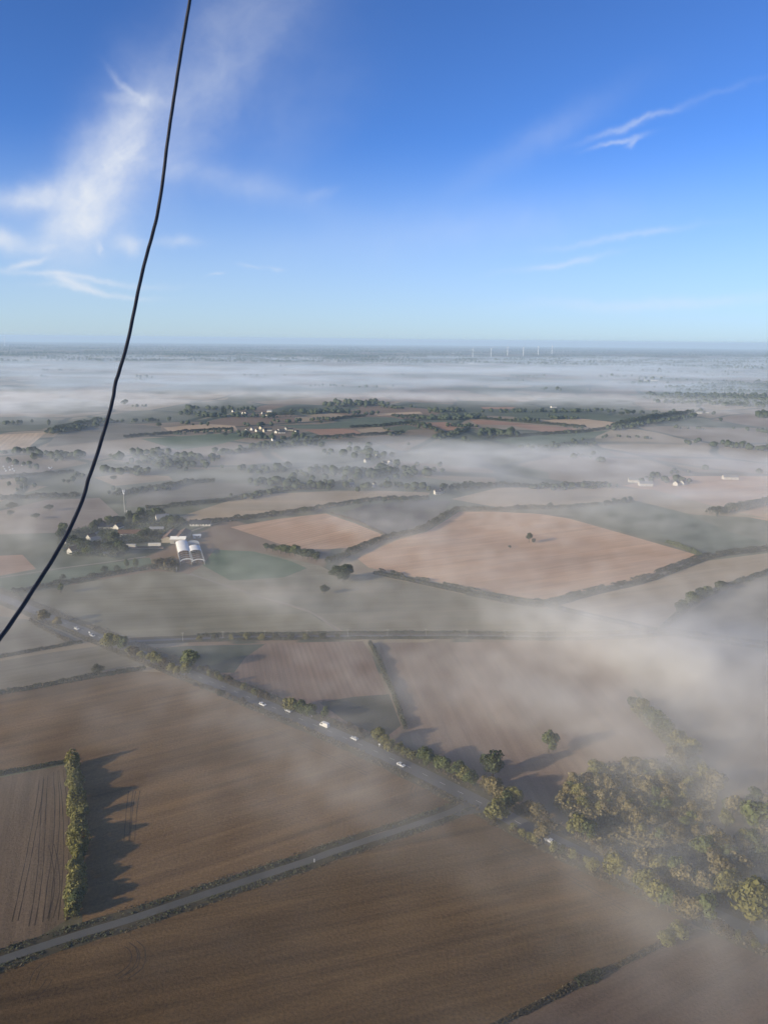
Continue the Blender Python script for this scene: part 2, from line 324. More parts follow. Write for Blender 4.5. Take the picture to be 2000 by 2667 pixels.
# name, label, colours, row angle (radians from +X), row wave, outline in photo pixels
FIELDS = [
 ('ploughed_field', 'dark brown ploughed field in the foreground below the narrow side road', DARK, ((600,2522),(1300,2365)), 0.0,
  [(-220,2600),(0,2520),(211,2448),(464,2368),(700,2288),(937,2207),(1145,2140),(1200,2120),(1260,2122),(1320,2150),(1420,2207),(1540,2267),(1660,2325),(1740,2365),(1800,2402),(1720,2452),(1595,2516),(1426,2602),(1240,2702),(900,2900),(-220,2900)]),
 ('ploughed_field', 'bare brown field in the bottom corner beyond the low dark hedge', ((0.07,0.045,0.030),(0.15,0.10,0.066)), ((1300,2672),(1720,2470)), 0.0,
  [(1200,2760),(1300,2676),(1430,2614),(1600,2530),(1722,2470),(1812,2420),(1880,2427),(2000,2492),(2200,2580),(2300,2900),(1000,2900)]),
 ('ploughed_field', 'wide brown ploughed field between the main road and the side road', BROWN, ((312,2064),(700,1960)), 0.0,
  [(208,2424),(464,2340),(700,2262),(937,2183),(1140,2112),(1185,2085),(1120,2045),(1018,1995),(900,1942),(700,1857),(560,1800),(430,1752),(330,1746),(200,1772),(0,1809),(-220,1850),(-220,2040),(0,2012),(150,1985),(190,1968),(208,1985),(212,2150)]),
 ('stubble_field', 'greyish brown field with tractor tracks left of the tall hedge', ((0.090,0.060,0.034),(0.185,0.126,0.074)), ((84,2412),(120,2022)), 0.0,
  [(-220,2065),(0,2026),(170,1992),(186,2100),(190,2250),(178,2400),(100,2440),(0,2475),(-220,2545)]),
 ('grass_field', 'dull grey green field above the wide brown field at the left edge', GREY, 0.5, 0.0,
  [(-220,1838),(0,1797),(200,1762),(330,1737),(400,1732),(265,1682),(150,1697),(0,1722),(-220,1760)]),
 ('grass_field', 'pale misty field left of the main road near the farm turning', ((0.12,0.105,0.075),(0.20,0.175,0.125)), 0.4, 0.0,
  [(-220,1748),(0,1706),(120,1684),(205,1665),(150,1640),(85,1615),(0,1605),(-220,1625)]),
 ('stubble_field', 'brown striped field between the main road and the lane hedge', ((0.150,0.093,0.062),(0.29,0.190,0.130)), ((904,1802),(853,1684)), 0.09,
  [(330,1690),(500,1680),(700,1675),(945,1670),(970,1712),(1000,1790),(1030,1860),(1045,1905),(1000,1930),(900,1890),(760,1830),(600,1770),(430,1712)]),
 ('grass_field', 'wide foggy brown field beyond the hedge with a lone round tree', ((0.165,0.110,0.074),(0.29,0.200,0.136)), ((1200,1900),(1120,1740)), 0.0,
  [(985,1674),(1300,1672),(1580,1668),(1650,1800),(1740,1935),(1790,1990),(1600,2000),(1480,2020),(1410,2112),(1330,2087),(1240,2022),(1140,1977),(1075,1937),(1055,1880),(1030,1800),(1000,1730)]),
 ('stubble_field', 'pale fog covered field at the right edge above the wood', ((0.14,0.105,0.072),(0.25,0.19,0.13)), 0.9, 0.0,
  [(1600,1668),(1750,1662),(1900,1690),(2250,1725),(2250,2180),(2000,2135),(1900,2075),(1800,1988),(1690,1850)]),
 ('grass_field', 'big grey green field below the farm crossed by long shadows', ((0.145,0.130,0.078),(0.24,0.208,0.130)), 0.15, 0.0,
  [(100,1582),(60,1547),(250,1512),(405,1487),(480,1492),(494,1497),(600,1531),(692,1561),(803,1594),(880,1646),(600,1651),(300,1662),(200,1627)]),
 ('grass_field', 'green and brown field right of the pale farm track', ((0.140,0.132,0.080),(0.25,0.205,0.130)), 0.1, 0.0,
  [(494,1495),(540,1465),(560,1440),(700,1442),(830,1472),(870,1492),(980,1499),(1085,1521),(1300,1569),(1418,1583),(1620,1630),(1700,1643),(1300,1646),(900,1647),(803,1590),(692,1557),(600,1527)]),
 ('stubble_field', 'light tan rectangular stubble field beside the dusky field', TAN, ((650,1395),(849,1350)), 0.05,
  [(600,1373),(720,1352),(849,1337),(930,1365),(1009,1398),(940,1424),(860,1430),(765,1430),(680,1400)]),
 ('grass_field', 'dusky grey field behind the light tan field', DUSK, 0.3, 0.0,
  [(891,1335),(950,1316),(1060,1305),(1178,1305),(1150,1340),(1106,1369),(1013,1394),(930,1355)]),
 ('stubble_field', 'long cream field above the hedge with dark trees', STUB, 0.1, 0.0,
  [(470,1345),(600,1303),(720,1285),(880,1278),(1000,1278),(1120,1283),(1112,1297),(980,1301),(845,1322),(600,1352),(500,1366)]),
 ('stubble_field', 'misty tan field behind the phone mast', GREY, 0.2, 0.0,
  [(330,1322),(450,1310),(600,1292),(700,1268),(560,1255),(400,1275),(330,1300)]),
 ('stubble_field', 'large orange tan field with a lone tree in its middle', TAN, 0.45, 0.0,
  [(1195,1332),(1300,1333),(1400,1338),(1480,1350),(1640,1395),(1830,1450),(1680,1503),(1536,1537),(1418,1566),(1300,1553),(1150,1518),(960,1478),(930,1455),(1030,1408),(1110,1385),(1165,1352)]),
 ('grass_field', 'bluish green pasture behind the large orange tan field', ((0.055,0.075,0.045),(0.11,0.13,0.08)), 0.4, 0.0,
  [(1300,1330),(1456,1326),(1646,1310),(1760,1330),(1900,1385),(2000,1415),(1850,1445),(1640,1390),(1480,1345)]),
 ('stubble_field', 'tan field between the double hedged track and the bushy hedge', STUB, 0.4, 0.0,
  [(1430,1582),(1540,1553),(1680,1518),(1845,1460),(2000,1440),(2100,1430),(2100,1460),(2000,1485),(1886,1523),(1772,1592),(1715,1638),(1621,1616),(1511,1590)]),
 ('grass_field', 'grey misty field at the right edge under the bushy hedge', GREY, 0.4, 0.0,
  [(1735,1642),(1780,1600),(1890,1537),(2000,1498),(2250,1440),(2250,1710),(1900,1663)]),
 ('stubble_field', 'cream field behind the dark hedge right of centre', STUB, 0.1, 0.0,
  [(1175,1300),(1300,1270),(1500,1268),(1700,1275),(1900,1330),(2000,1350),(1800,1340),(1646,1302),(1450,1316),(1300,1322)]),
 ('stubble_field', 'tan field in thick fog near the white farm sheds', TAN, 0.3, 0.0,
  [(1620,1265),(1760,1290),(1900,1338),(2150,1385),(2150,1240),(1750,1240)]),
 ('stubble_field', 'greyish tan field with scattered small trees left of the mast', ((0.19,0.145,0.105),(0.28,0.215,0.16)), 0.2, 0.0,
  [(-120,1360),(120,1302),(260,1297),(310,1342),(230,1385),(0,1392)]),
 ('grass_field', 'narrow green paddock below the farm houses', ((0.05,0.085,0.04),(0.10,0.13,0.065)), 0.2, 0.0,
  [(0,1507),(270,1470),(390,1452),(400,1470),(250,1500),(40,1540),(-60,1545)]),
 ('stubble_field', 'reddish field at the left edge beside the farm houses', RED, 0.2, 0.0,
  [(-120,1505),(0,1500),(95,1482),(60,1445),(-120,1452)]),
 ('stubble_field', 'pale field strip in the fog left of the blue treeline', STUB, 0.1, 0.0,
  [(245,1243),(330,1233),(440,1240),(450,1250),(300,1266)]),
 ('stubble_field', 'cream striped stubble field at the left edge of the ridge', CREAM, ((10,1172),(60,1130)), 0.03,
  [(-60,1135),(0,1132),(122,1126),(76,1164),(0,1174),(-60,1182)]),
 ('ploughed_field', 'reddish brown ridge field right of the white village', RED, 0.05, 0.0,
  [(793,1120),(881,1116),(923,1120),(953,1134),(851,1138.5)]),
 ('stubble_field', 'pale ridge field beside the reddish brown ridge field', STUB, 0.05, 0.0,
  [(929,1119),(989,1111),(1019,1123),(1001,1131),(956,1134)]),
 ('grass_field', 'broad pale green ridge field with a lone dark tree', ((0.075,0.098,0.055),(0.14,0.155,0.09)), 0.05, 0.0,
  [(718,1107),(836,1105),(923,1093),(950,1086),(1019,1087),(1062,1095),(1050,1102),(971,1110),(911,1114),(845,1117),(778,1116)]),
 ('ploughed_field', 'small orange brown ridge field striped by tree shadows', RED, 0.05, 0.0,
  [(1104,1101),(1161,1099),(1194,1110),(1182,1120),(1143,1123)]),
 ('grass_field', 'olive ridge field between two hedges left of the copse', OLIVE, 0.05, 0.0,
  [(1001,1114),(1062,1107),(1101,1117),(1062,1120),(1050,1129)]),
 ('stubble_field', 'thin cream ridge field in front of the fog sea', CREAM, 0.05, 0.0,
  [(965,1078),(1092,1072),(1101,1077),(986,1083)]),
 ('stubble_field', 'pale ridge field behind the row of round trees', STUB, 0.05, 0.0,
  [(769,1087),(851,1075),(917,1084),(869,1092),(775,1101)]),
 ('ploughed_field', 'long reddish ridge field in front of the green ridge field', RED, 0.05, 0.0,
  [(1222,1093),(1277,1095),(1391,1107),(1482,1114),(1515,1123),(1421,1126),(1331,1108),(1240,1105)]),
 ('stubble_field', 'bright cream stubble field on the ridge beside the dark hedge', CREAM, 0.1, 0.0,
  [(1409,1095),(1500,1089),(1611,1101),(1590,1116),(1521,1116),(1466,1102)]),
 ('grass_field', 'green ridge pasture behind the bright cream stubble field', OLIVE, 0.05, 0.0,
  [(1319,1075),(1379,1072),(1497,1075),(1650,1087),(1650,1099),(1614,1099),(1500,1087),(1439,1090),(1307,1084)]),
 ('grass_field', 'pale green field sloping into the fog below the ridge', ((0.07,0.10,0.05),(0.12,0.15,0.08)), 0.1, 0.0,
  [(1286,1146),(1391,1134),(1512,1128),(1590,1120),(1542,1141),(1482,1150),(1391,1161),(1343,1160)]),
 ('ploughed_field', 'pinkish sliver of field on the far side of the ridge', RED, 0.0, 0.0,
  [(1252,1060),(1343,1060),(1331,1066),(1258,1065)]),
 ('grass_field', 'green ridge field left of the white village', ((0.06,0.095,0.04),(0.115,0.145,0.065)), 0.05, 0.0,
  [(367,1143),(480,1136),(624,1126),(650,1138),(560,1160),(464,1172)]),
 ('stubble_field', 'light tan ridge field behind the green field left of the village', CREAM, 0.1, 0.02,
  [(426,1113),(540,1104),(612,1109),(620,1121),(447,1128)]),
 ('grass_field', 'grey green ridge field behind the black line', GREY, 0.1, 0.0,
  [(150,1130),(300,1100),(420,1111),(420,1132),(330,1143),(120,1165)]),
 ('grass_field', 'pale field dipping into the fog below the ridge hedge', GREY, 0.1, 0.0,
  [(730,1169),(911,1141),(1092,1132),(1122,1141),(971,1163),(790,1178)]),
]
def row_angle(a, b):
    p, q = at(*a), at(*b); return math.atan2(q.y - p.y, q.x - p.x)
field_objs = []
for i, (nm, lab, (lo, hi), ang, rows, poly) in enumerate(FIELDS):
    if isinstance(ang, tuple): ang = row_angle(*ang)
    V = [(p.x, p.y, drop(p.x, p.y) + 0.03 + 0.002 * (i % 5)) for p in G(poly)]
    o = mesh_obj(nm, V, [tuple(range(len(V)))], soil_material(nm, lo, hi, ang, rows)); tag(o, lab, 'field', kind='structure')
    if o.data.polygons[0].normal.z < 0: o.data.flip_normals()
    field_objs.append(o)
def patch(nm, lab, colr, ang, poly, z):
    V = [(p.x, p.y, z) for p in G(poly)]
    o = mesh_obj(nm, V, [tuple(range(len(V)))], soil_material(nm, colr[0], colr[1], ang, 0.0)); tag(o, lab, 'field', kind='structure')
    if o.data.polygons[0].normal.z < 0: o.data.flip_normals()
patch('meadow', 'dark green meadow corner between the main road and the lane', ((0.030,0.046,0.028),(0.06,0.078,0.046)), 0.4, [(345,1692),(500,1682),(690,1678),(640,1712),(610,1752),(560,1752),(430,1708)], 0.05)
patch('meadow', 'dark fallow corner of the striped field beside the main road', ((0.038,0.040,0.030),(0.072,0.070,0.05)), 0.4, [(832,1830),(920,1815),(1013,1808),(1044,1890),(1008,1918),(960,1905),(900,1878)], 0.05)
patch('meadow', 'vivid green meadow beside the arched barns', ((0.050,0.095,0.045),(0.095,0.145,0.070)), 0.4, [(528,1472),(560,1432),(660,1436),(760,1462),(800,1480),(740,1504),(600,1512)], 0.05)

# ------------------------------------------------------------------ roads
def road_material(name, base, patchy=0.25):
    m, nt, b = new_mat(name); b.inputs['Roughness'].default_value = 0.72; b.inputs['Specular IOR Level'].default_value = 0.35
    f = noise(nt, position(nt, 0, (0.05, 0.05, 1)), 1.0, 6); g = noise(nt, position(nt), 2.2, 4, 0.7)
    k = math_n(nt, 'ADD', math_n(nt, 'MULTIPLY', f, 0.6), math_n(nt, 'MULTIPLY', g, 0.4))
    nt.links.new(ramp(nt, k, [(0.35, [c * (1 - patchy) for c in base]), (0.65, [c * (1 + patchy) for c in base])]), b.inputs['Base Color'])
    return m
def grass_material(name, stops, scale=0.25):
    m, nt, b = new_mat(name)
    k = math_n(nt, 'ADD', math_n(nt, 'MULTIPLY', noise(nt, position(nt), scale, 5), 0.6), math_n(nt, 'MULTIPLY', noise(nt, position(nt), scale * 9, 4), 0.4))
    nt.links.new(ramp(nt, k, stops), b.inputs['Base Color'])
    return m
M_ASPH = road_material('asphalt', (0.098, 0.096, 0.096)); M_ASPH2 = road_material('old_asphalt', (0.088, 0.083, 0.070)); M_DIRT = road_material('farm_track', (0.20, 0.165, 0.12))
M_LINE = plain('road_paint', (0.55, 0.55, 0.53), 0.7)
M_VERGE = grass_material('verge', [(0.3, (0.055, 0.045, 0.026)), (0.5, (0.085, 0.072, 0.038)), (0.7, (0.135, 0.108, 0.06))])
M_DITCH = grass_material('ditch', [(0.3, (0.040, 0.032, 0.018)), (0.7, (0.085, 0.068, 0.038))])
ROAD_A = smooth(G([(-60,1530),(60,1578),(145,1614),(206,1637),(262,1661),(400,1716),(527,1767),(617,1803),(700,1838),(840,1897),(980,1958),(1096,2013),(1174,2052),(1265,2098),(1340,2138),(1435,2187),(1553,2245),(1663,2296),(1743,2332),(1870,2391),(1975,2437),(2120,2500)]), 5)
ROAD_B = smooth(G([(1232,2082),(1193,2106),(1145,2126),(1064,2154),(937,2195),(769,2253),(600,2308),(464,2353),(338,2395),(211,2433),(105,2467),(0,2502),(-160,2556)]), 5)
LANE = smooth(G([(300,1673),(420,1667),(600,1661),(900,1657),(1200,1656),(1450,1659),(1650,1653),(1720,1646),(1800,1656),(1900,1671),(2080,1694)]), 6)
TRACK_D = smooth(G([(980,1491),(1085,1513),(1190,1536),(1300,1560),(1418,1574),(1536,1544),(1680,1510),(1840,1452),(2000,1430),(2140,1413)]), 8)
TRACK_E = smooth(G([(1418,1574),(1511,1597),(1621,1622),(1720,1645)]), 8)
FARM_TRACK = smooth(G([(494,1495),(600,1529),(692,1559),(803,1592),(890,1650)]), 8)
def road(nm, line, w, z, mat, lab, wob=0.0):
    o = mesh_obj(nm, *ribbon(line, w, z, wob, len(line)), mat); return tag(o, lab, 'road', kind='structure')
def strip(nm, line, w, z, mat, lab, wob=1.0):
    o = mesh_obj(nm, *ribbon(line, w, z, wob, len(line)), mat); return tag(o, lab, 'verge', kind='structure')
strip('grass_verge', offset(ROAD_A, -7.6), 7.5, 0.060, M_VERGE, 'brown grass verge on the far side of the main road')
strip('grass_verge', offset(ROAD_A, 6.4), 5.5, 0.062, M_VERGE, 'brown grass verge on the near side of the main road')
strip('grass_verge', offset(ROAD_B, 3.6), 3.8, 0.064, M_DITCH, 'dark grassy ditch on the far side of the side road')
strip('grass_verge', offset(ROAD_B, -3.5), 3.6, 0.066, M_DITCH, 'dark grassy ditch on the near side of the side road')
strip('grass_verge', LANE, 13.0, 0.068, M_DITCH, 'dark grassy banks along the lane with poles')
strip('grass_verge', TRACK_D, 12.0, 0.070, M_DITCH, 'dark grassy banks along the double hedged track')
strip('grass_verge', TRACK_E, 10.0, 0.072, M_DITCH, 'dark grassy bank along the short linking track')
road_a = road('road', ROAD_A, 8.2, 0.10, M_ASPH, 'grey asphalt main road running diagonally with white dashes')
road('road', ROAD_B, 3.5, 0.09, M_ASPH2, 'narrow pale grey side road crossing the brown fields')
road('road', LANE, 3.4, 0.085, M_ASPH, 'straight lane with hedges and poles above the main road')
road('farm_track', TRACK_D, 3.4, 0.083, M_DIRT, 'pale track between two dark hedges', 0.5)
road('farm_track', TRACK_E, 3.0, 0.081, M_DIRT, 'short track linking the double hedged track to the lane', 0.5)
road('farm_track', FARM_TRACK, 2.6, 0.079, M_DIRT, 'thin pale farm track leading down from the arched barns', 0.8)
road('farm_track', smooth(G([(-40,1512),(60,1496),(160,1480),(270,1466),(380,1450)]), 8), 2.6, 0.077, M_DIRT, 'thin pale path along the green paddock', 0.6)
road('farm_track', smooth(G([(395,1390),(430,1395),(480,1388),(560,1364),(620,1352)]), 8), 3.0, 0.077, M_DIRT, 'pale yard track behind the arched barns', 0.6)
vp = mesh_obj('grass_verge', [(p.x, p.y, 0.058) for p in G([(110,2436),(178,2395),(186,2380),(214,2380),(216,2430),(160,2450)])], [(5, 4, 3, 2, 1, 0)], M_VERGE); tag(vp, 'rough grass corner where the tall hedge meets the side road', 'verge', kind='structure')
# junction apron and the grassy island
ap = mesh_obj('road', [(p.x, p.y, 0.095) for p in G([(1178,2058),(1208,2076),(1222,2092),(1200,2110),(1172,2121),(1195,2126),(1240,2118),(1290,2116),(1318,2128),(1265,2100)])], [tuple(range(10))], M_ASPH2); tag(ap, 'flared mouth of the side road at the main road junction', 'road', kind='structure')
def dash_points(line, gap):
    acc = 0.0; nxt = gap * 0.5; out = []
    for a, b in zip(line, line[1:]):
        L = (b - a).length
        while acc + L >= nxt:
            out.append((a.lerp(b, (nxt - acc) / L), (b - a).normalized())); nxt += gap
        acc += L
    return out
dm = bpy.data.meshes.new('lane_marking'); dm.from_pydata([(-1.6, -0.09, 0), (1.6, -0.09, 0), (1.6, 0.09, 0), (-1.6, 0.09, 0)], [], [(0, 1, 2, 3)]); dm.materials.append(M_LINE)
for p, t in dash_points(ROAD_A, 10.4):
    d = link('lane_marking', dm, road_a, (p.x, p.y, 0.112)); d.rotation_euler = (0, 0, math.atan2(t.y, t.x))
# tyre tracks in the worked soil
M_TYRE = plain('tyre_track', (0.050, 0.033, 0.021), 0.95, var=0.3)
def tyre(field, pts, z=0.05):
    for s in (-0.95, 0.95):
        mesh_obj('tyre_track', *ribbon(offset(smooth(G(pts), 4), s), 0.30, z, 0.2, len(pts)), M_TYRE, field)
f1, f3, f4 = field_objs[0], field_objs[2], field_objs[3]
for pts in ([(40,2400),(62,2300),(82,2200),(100,2100),(110,2030)], [(84,2412),(98,2330),(108,2240),(114,2110),(120,2022)], [(120,2400),(132,2300),(146,2200),(150,2100),(146,2010)], [(160,2395),(170,2300),(174,2200),(170,2100),(160,2005)], [(132,2392),(146,2340),(150,2300),(146,2250),(134,2200)]):
    tyre(f4, pts)
for pts in ([(305,2545),(340,2520),(352,2490),(345,2470),(330,2460)], [(330,2545),(365,2520),(372,2490),(368,2470),(350,2455)], [(85,2560),(98,2530),(125,2505)], [(85,2600),(110,2580),(130,2550)], [(1420,2250),(1480,2285),(1560,2330),(1640,2375)], [(1380,2245),(1300,2205)]):
    tyre(f1, pts)
for pts in ([(1080,2075),(1075,2060),(1082,2045)], [(930,1990),(915,1975),(905,1972)], [(690,1890),(760,1925),(850,1968),(960,2018)], [(330,2190),(335,2120),(342,2060)], [(345,2190),(352,2110),(360,2060)]):
    tyre(f3, pts)
# ------------------------------------------------------------------ foliage
def leaf_material(name, stops, trans=0.25, scale=0.45):
    m, nt, b = new_mat(name); out = [n for n in nt.nodes if n.type == 'OUTPUT_MATERIAL'][0]
    oi = N(nt.nodes, 'ShaderNodeObjectInfo')
    f = noise(nt, position(nt), scale, 4, 0.65)
    k = math_n(nt, 'ADD', math_n(nt, 'MULTIPLY', f, 0.75), math_n(nt, 'MULTIPLY', oi.outputs['Random'], 0.28))
    col = ramp(nt, k, stops); nt.links.new(col, b.inputs['Base Color']); b.inputs['Roughness'].default_value = 0.65; b.inputs['Specular IOR Level'].default_value = 0.2
    tr = N(nt.nodes, 'ShaderNodeBsdfTranslucent'); nt.links.new(col, tr.inputs['Color'])
    mx = N(nt.nodes, 'ShaderNodeMixShader'); mx.inputs[0].default_value = trans
    nt.links.new(b.outputs[0], mx.inputs[1]); nt.links.new(tr.outputs[0], mx.inputs[2]); nt.links.new(mx.outputs[0], out.inputs['Surface'])
    return m
L_GREEN = leaf_material('leaf_green', [(0.25, (0.055, 0.075, 0.028)), (0.5, (0.105, 0.125, 0.048)), (0.78, (0.175, 0.190, 0.080))])
L_LIME = leaf_material('leaf_lime', [(0.25, (0.085, 0.088, 0.028)), (0.5, (0.175, 0.165, 0.056)), (0.78, (0.28, 0.245, 0.095))])
L_OLIVE = leaf_material('leaf_olive', [(0.22, (0.040, 0.046, 0.018)), (0.45, (0.095, 0.100, 0.034)), (0.62, (0.19, 0.175, 0.05)), (0.8, (0.27, 0.235, 0.075))], 0.25, 0.13)
L_BROWN = leaf_material('leaf_brown', [(0.25, (0.098, 0.080, 0.040)), (0.5, (0.185, 0.152, 0.076)), (0.78, (0.28, 0.235, 0.125))])
L_DARK = leaf_material('leaf_dark', [(0.25, (0.030, 0.042, 0.022)), (0.5, (0.055, 0.070, 0.035)), (0.78, (0.090, 0.105, 0.052))])
L_HEDGE = leaf_material('leaf_hedge', [(0.25, (0.022, 0.028, 0.014)), (0.5, (0.044, 0.048, 0.022)), (0.78, (0.075, 0.078, 0.036))])
L_DRY = leaf_material('leaf_dry', [(0.25, (0.045, 0.034, 0.018)), (0.5, (0.085, 0.064, 0.034)), (0.78, (0.15, 0.115, 0.062))])
M_BARK = plain('bark', (0.075, 0.058, 0.042), 0.95, 0.05, 0.35, 2.0)
def leaf_quads(C, Nrm, size, rng, bend=0.35):
    """One bent leaf-clump quad per centre, facing roughly along its normal."""
    n = len(C); Nn = Nrm + rng.normal(0, 0.55, (n, 3)); Nn /= np.linalg.norm(Nn, axis=1)[:, None] + 1e-9
    A = np.cross(Nn, rng.normal(0, 1, (n, 3))); A /= np.linalg.norm(A, axis=1)[:, None] + 1e-9; B = np.cross(Nn, A)
    s = (size * (0.55 + 0.9 * rng.random(n)))[:, None]; q = s * (0.6 + 0.5 * rng.random(n))[:, None]
    k = Nn * s * bend
    V = np.stack([C - A * s - k, C - B * q, C + A * s - k, C + B * q], 1).reshape(-1, 3)
    return V, np.arange(4 * n).reshape(n, 4)
def tree_meshes(seed, mat, shape='round', leaves=1000):
    """Trunk with limbs and a leafy crown for a tree one unit high."""
    rng = np.random.default_rng(seed); rnd = random.Random(seed)
    prm = {'round': (0.58, 0.36, 0.34, 9), 'tall': (0.58, 0.24, 0.40, 9), 'wide': (0.56, 0.46, 0.30, 12), 'bush': (0.45, 0.46, 0.42, 8), 'poplar': (0.55, 0.13, 0.44, 9)}[shape]
    cz, rx, rz, nl = prm; lobes = []
    for k in range(nl):
        a = 2 * math.pi * (k + rnd.random() * 0.7) / nl; e = rnd.uniform(-0.75, 0.85)
        d = rnd.uniform(0.45, 0.8) * math.sqrt(max(0.05, 1 - e * e))
        lobes.append((np.array([math.cos(a) * rx * d, math.sin(a) * rx * d, cz + e * rz * 0.72]), rnd.uniform(0.42, 0.62)))
    lobes.append((np.array([rnd.uniform(-.05, .05), rnd.uniform(-.05, .05), cz + rz * 0.55]), 0.5)); lobes.append((np.array([0, 0, cz]), 0.66))
    per = leaves // len(lobes); Cs = []; Ns = []
    for c, f in lobes:
        D = rng.normal(0, 1, (per, 3)); D /= np.linalg.norm(D, axis=1)[:, None]
        rr = 0.62 + 0.42 * rng.random(per) ** 0.6
        P = c + D * (rr * f)[:, None] * np.array([rx, rx, rz])
        Cs.append(P); Ns.append(D * 0.8 + (P - np.array([0, 0, cz])) / np.array([rx, rx, rz]) * 0.6)
    C = np.concatenate(Cs); Nn = np.concatenate(Ns)
    keep = C[:, 2] > 0.06; C, Nn = C[keep], Nn[keep]
    V, Q = leaf_quads(C, Nn, np.full(len(C), 0.046), rng)
    crown = np_mesh('crown', V, Q, mat)
    bm = bmesh.new()
    def limb(p, q, r0, r1, seg=6):
        d = (q - p); M = Matrix.Translation((p + q) / 2) @ d.to_track_quat('Z', 'Y').to_matrix().to_4x4()
        bmesh.ops.create_cone(bm, cap_ends=True, segments=seg, radius1=r0, radius2=r1, depth=d.length, matrix=M)
    lo = Vector((0, 0, -0.02)); fork = Vector((rnd.uniform(-.02, .02), rnd.uniform(-.02, .02), cz - rz * 0.55))
    limb(lo, fork, 0.034, 0.024); limb(fork, Vector((fork.x * 1.5, fork.y * 1.5, cz + rz * 0.4)), 0.024, 0.008)
    for c, f in lobes[:6]: limb(fork, Vector(tuple(c)), 0.015, 0.005, 5)
    trunk = bpy.data.meshes.new('trunk'); bm.to_mesh(trunk); bm.free(); trunk.materials.append(M_BARK)
    return trunk, crown
PROTO = {}
for key, mat, shape in (('green', L_GREEN, 'round'), ('lime', L_LIME, 'round'), ('brown', L_BROWN, 'round'), ('dark', L_DARK, 'round'), ('wide', L_DARK, 'wide'), ('tall', L_GREEN, 'tall'), ('browntall', L_BROWN, 'tall'), ('bush', L_LIME, 'bush'), ('drybush', L_DRY, 'bush'), ('darkbush', L_HEDGE, 'bush'), ('poplar', L_DARK, 'poplar'), ('oak', L_GREEN, 'wide')):
    PROTO[key] = [tree_meshes(hash_ * 7 + 100 * len(PROTO), mat, shape) for hash_ in range(3)]
TREES = []
def tree(p, h, kind, label=None, group=None, seed=None, name='tree', grow=True):
    """One tree thing standing at ground point p: trunk and crown under an Empty."""
    if math.hypot(p[0], p[1]) < 640 and grow: h *= 1.42
    k = len(TREES); rnd = random.Random(k * 31 + 5 if seed is None else seed)
    t, c = PROTO[kind][rnd.randrange(3)]
    root = empty(name, (p[0], p[1], drop(p[0], p[1])), rnd.uniform(0, 6.28))
    w = h * rnd.uniform(0.88, 1.15); root.scale = (w * rnd.uniform(.82, 1.18), w * rnd.uniform(.82, 1.18), h)
    link('trunk', t, root); link('crown', c, root)
    if label: tag(root, label, 'bush' if name == 'bush' else 'tree', group)
    TREES.append(root)
    return root
ORD = ['first', 'second', 'third', 'fourth', 'fifth', 'sixth', 'seventh', 'eighth', 'ninth', 'tenth', 'eleventh', 'twelfth', 'thirteenth', 'fourteenth', 'fifteenth', 'sixteenth', 'seventeenth', 'eighteenth', 'nineteenth', 'twentieth']
def row(pts, kinds, hs, fmt, group, name='tree', jitter=1.0, grow=True):
    """Trees at photo points, labelled by their order in the row; fmt has {} for the ordinal."""
    r = random.Random(len(TREES) + 3)
    for i, (x, y) in enumerate(pts):
        p = at(x, y); h = r.uniform(*hs)
        tree((p.x + r.uniform(-jitter, jitter), p.y + r.uniform(-jitter, jitter)), h, kinds[r.randrange(len(kinds))], fmt.format(ORD[i]), group, name=name, grow=grow)
def along(pts, n):
    L = [Vector(p + (0,)) for p in pts]; tot = sum((b - a).length for a, b in zip(L, L[1:])); out = []
    for k in range(n):
        s = tot * (k + 0.5) / n
        for a, b in zip(L, L[1:]):
            d = (b - a).length
            if s <= d or b is L[-1]:
                q = a.lerp(b, min(1, s / d)); out.append((q.x, q.y)); break
            s -= d
    return out
def hedge(pts, h, w, label, mat=L_HEDGE, dens=26.0, size=0.42, gaps=0.0, group='field hedges', world=False, var=1.0):
    """A hedge as one leafy mesh along a ground line, uneven in height and width."""
    line = pts if world else smooth(G(pts), 4)
    if math.hypot(line[0].x, line[0].y) > 560: h *= 1.3; w *= 1.35
    rng = np.random.default_rng(len(bpy.data.objects))
    P = np.array([(p.x, p.y) for p in line]); seg = np.linalg.norm(P[1:] - P[:-1], axis=1); s = np.concatenate([[0], np.cumsum(seg)])
    n = int(s[-1] * dens); u = rng.random(n) * s[-1]
    if gaps: u = u[value_noise(u / 9.0, u * 0 + 3.3, n % 97) > gaps]; n = len(u)
    x = np.interp(u, s, P[:, 0]); y = np.interp(u, s, P[:, 1])
    k = np.clip(np.searchsorted(s, u) - 1, 0, len(seg) - 1); T = (P[1:] - P[:-1])[k] / seg[k][:, None]; Nx = np.stack([T[:, 1], -T[:, 0]], 1)
    hh = h * np.clip(0.55 + 0.45 * (1 - var) + 0.9 * var * fbm(u / 7.0, u * 0 + 1.7, n % 89, 3), .2, 2); ww = w * np.clip(0.6 + 0.4 * (1 - var) + 0.8 * var * fbm(u / 6.0, u * 0 + 9.1, n % 83, 3), .25, 2)
    a = rng.random(n) * math.pi; rr = 0.75 + 0.3 * rng.random(n)
    lat = np.cos(a) * ww / 2 * rr; z = np.abs(np.sin(a)) ** 0.6 * hh * rr
    C = np.stack([x + Nx[:, 0] * lat, y + Nx[:, 1] * lat, z], 1)
    Nn = np.stack([Nx[:, 0] * np.cos(a), Nx[:, 1] * np.cos(a), np.sin(a)], 1)
    V, Q = leaf_quads(C, Nn, np.full(n, size), rng)
    R = np.hypot(V[:, 0], V[:, 1]); V[:, 2] += -np.maximum(0, R - 3000) ** 2 / (2 * REFF)
    o = link('hedge', np_mesh('hedge', V, Q, mat)); tag(o, label, 'hedge', group)
    return o
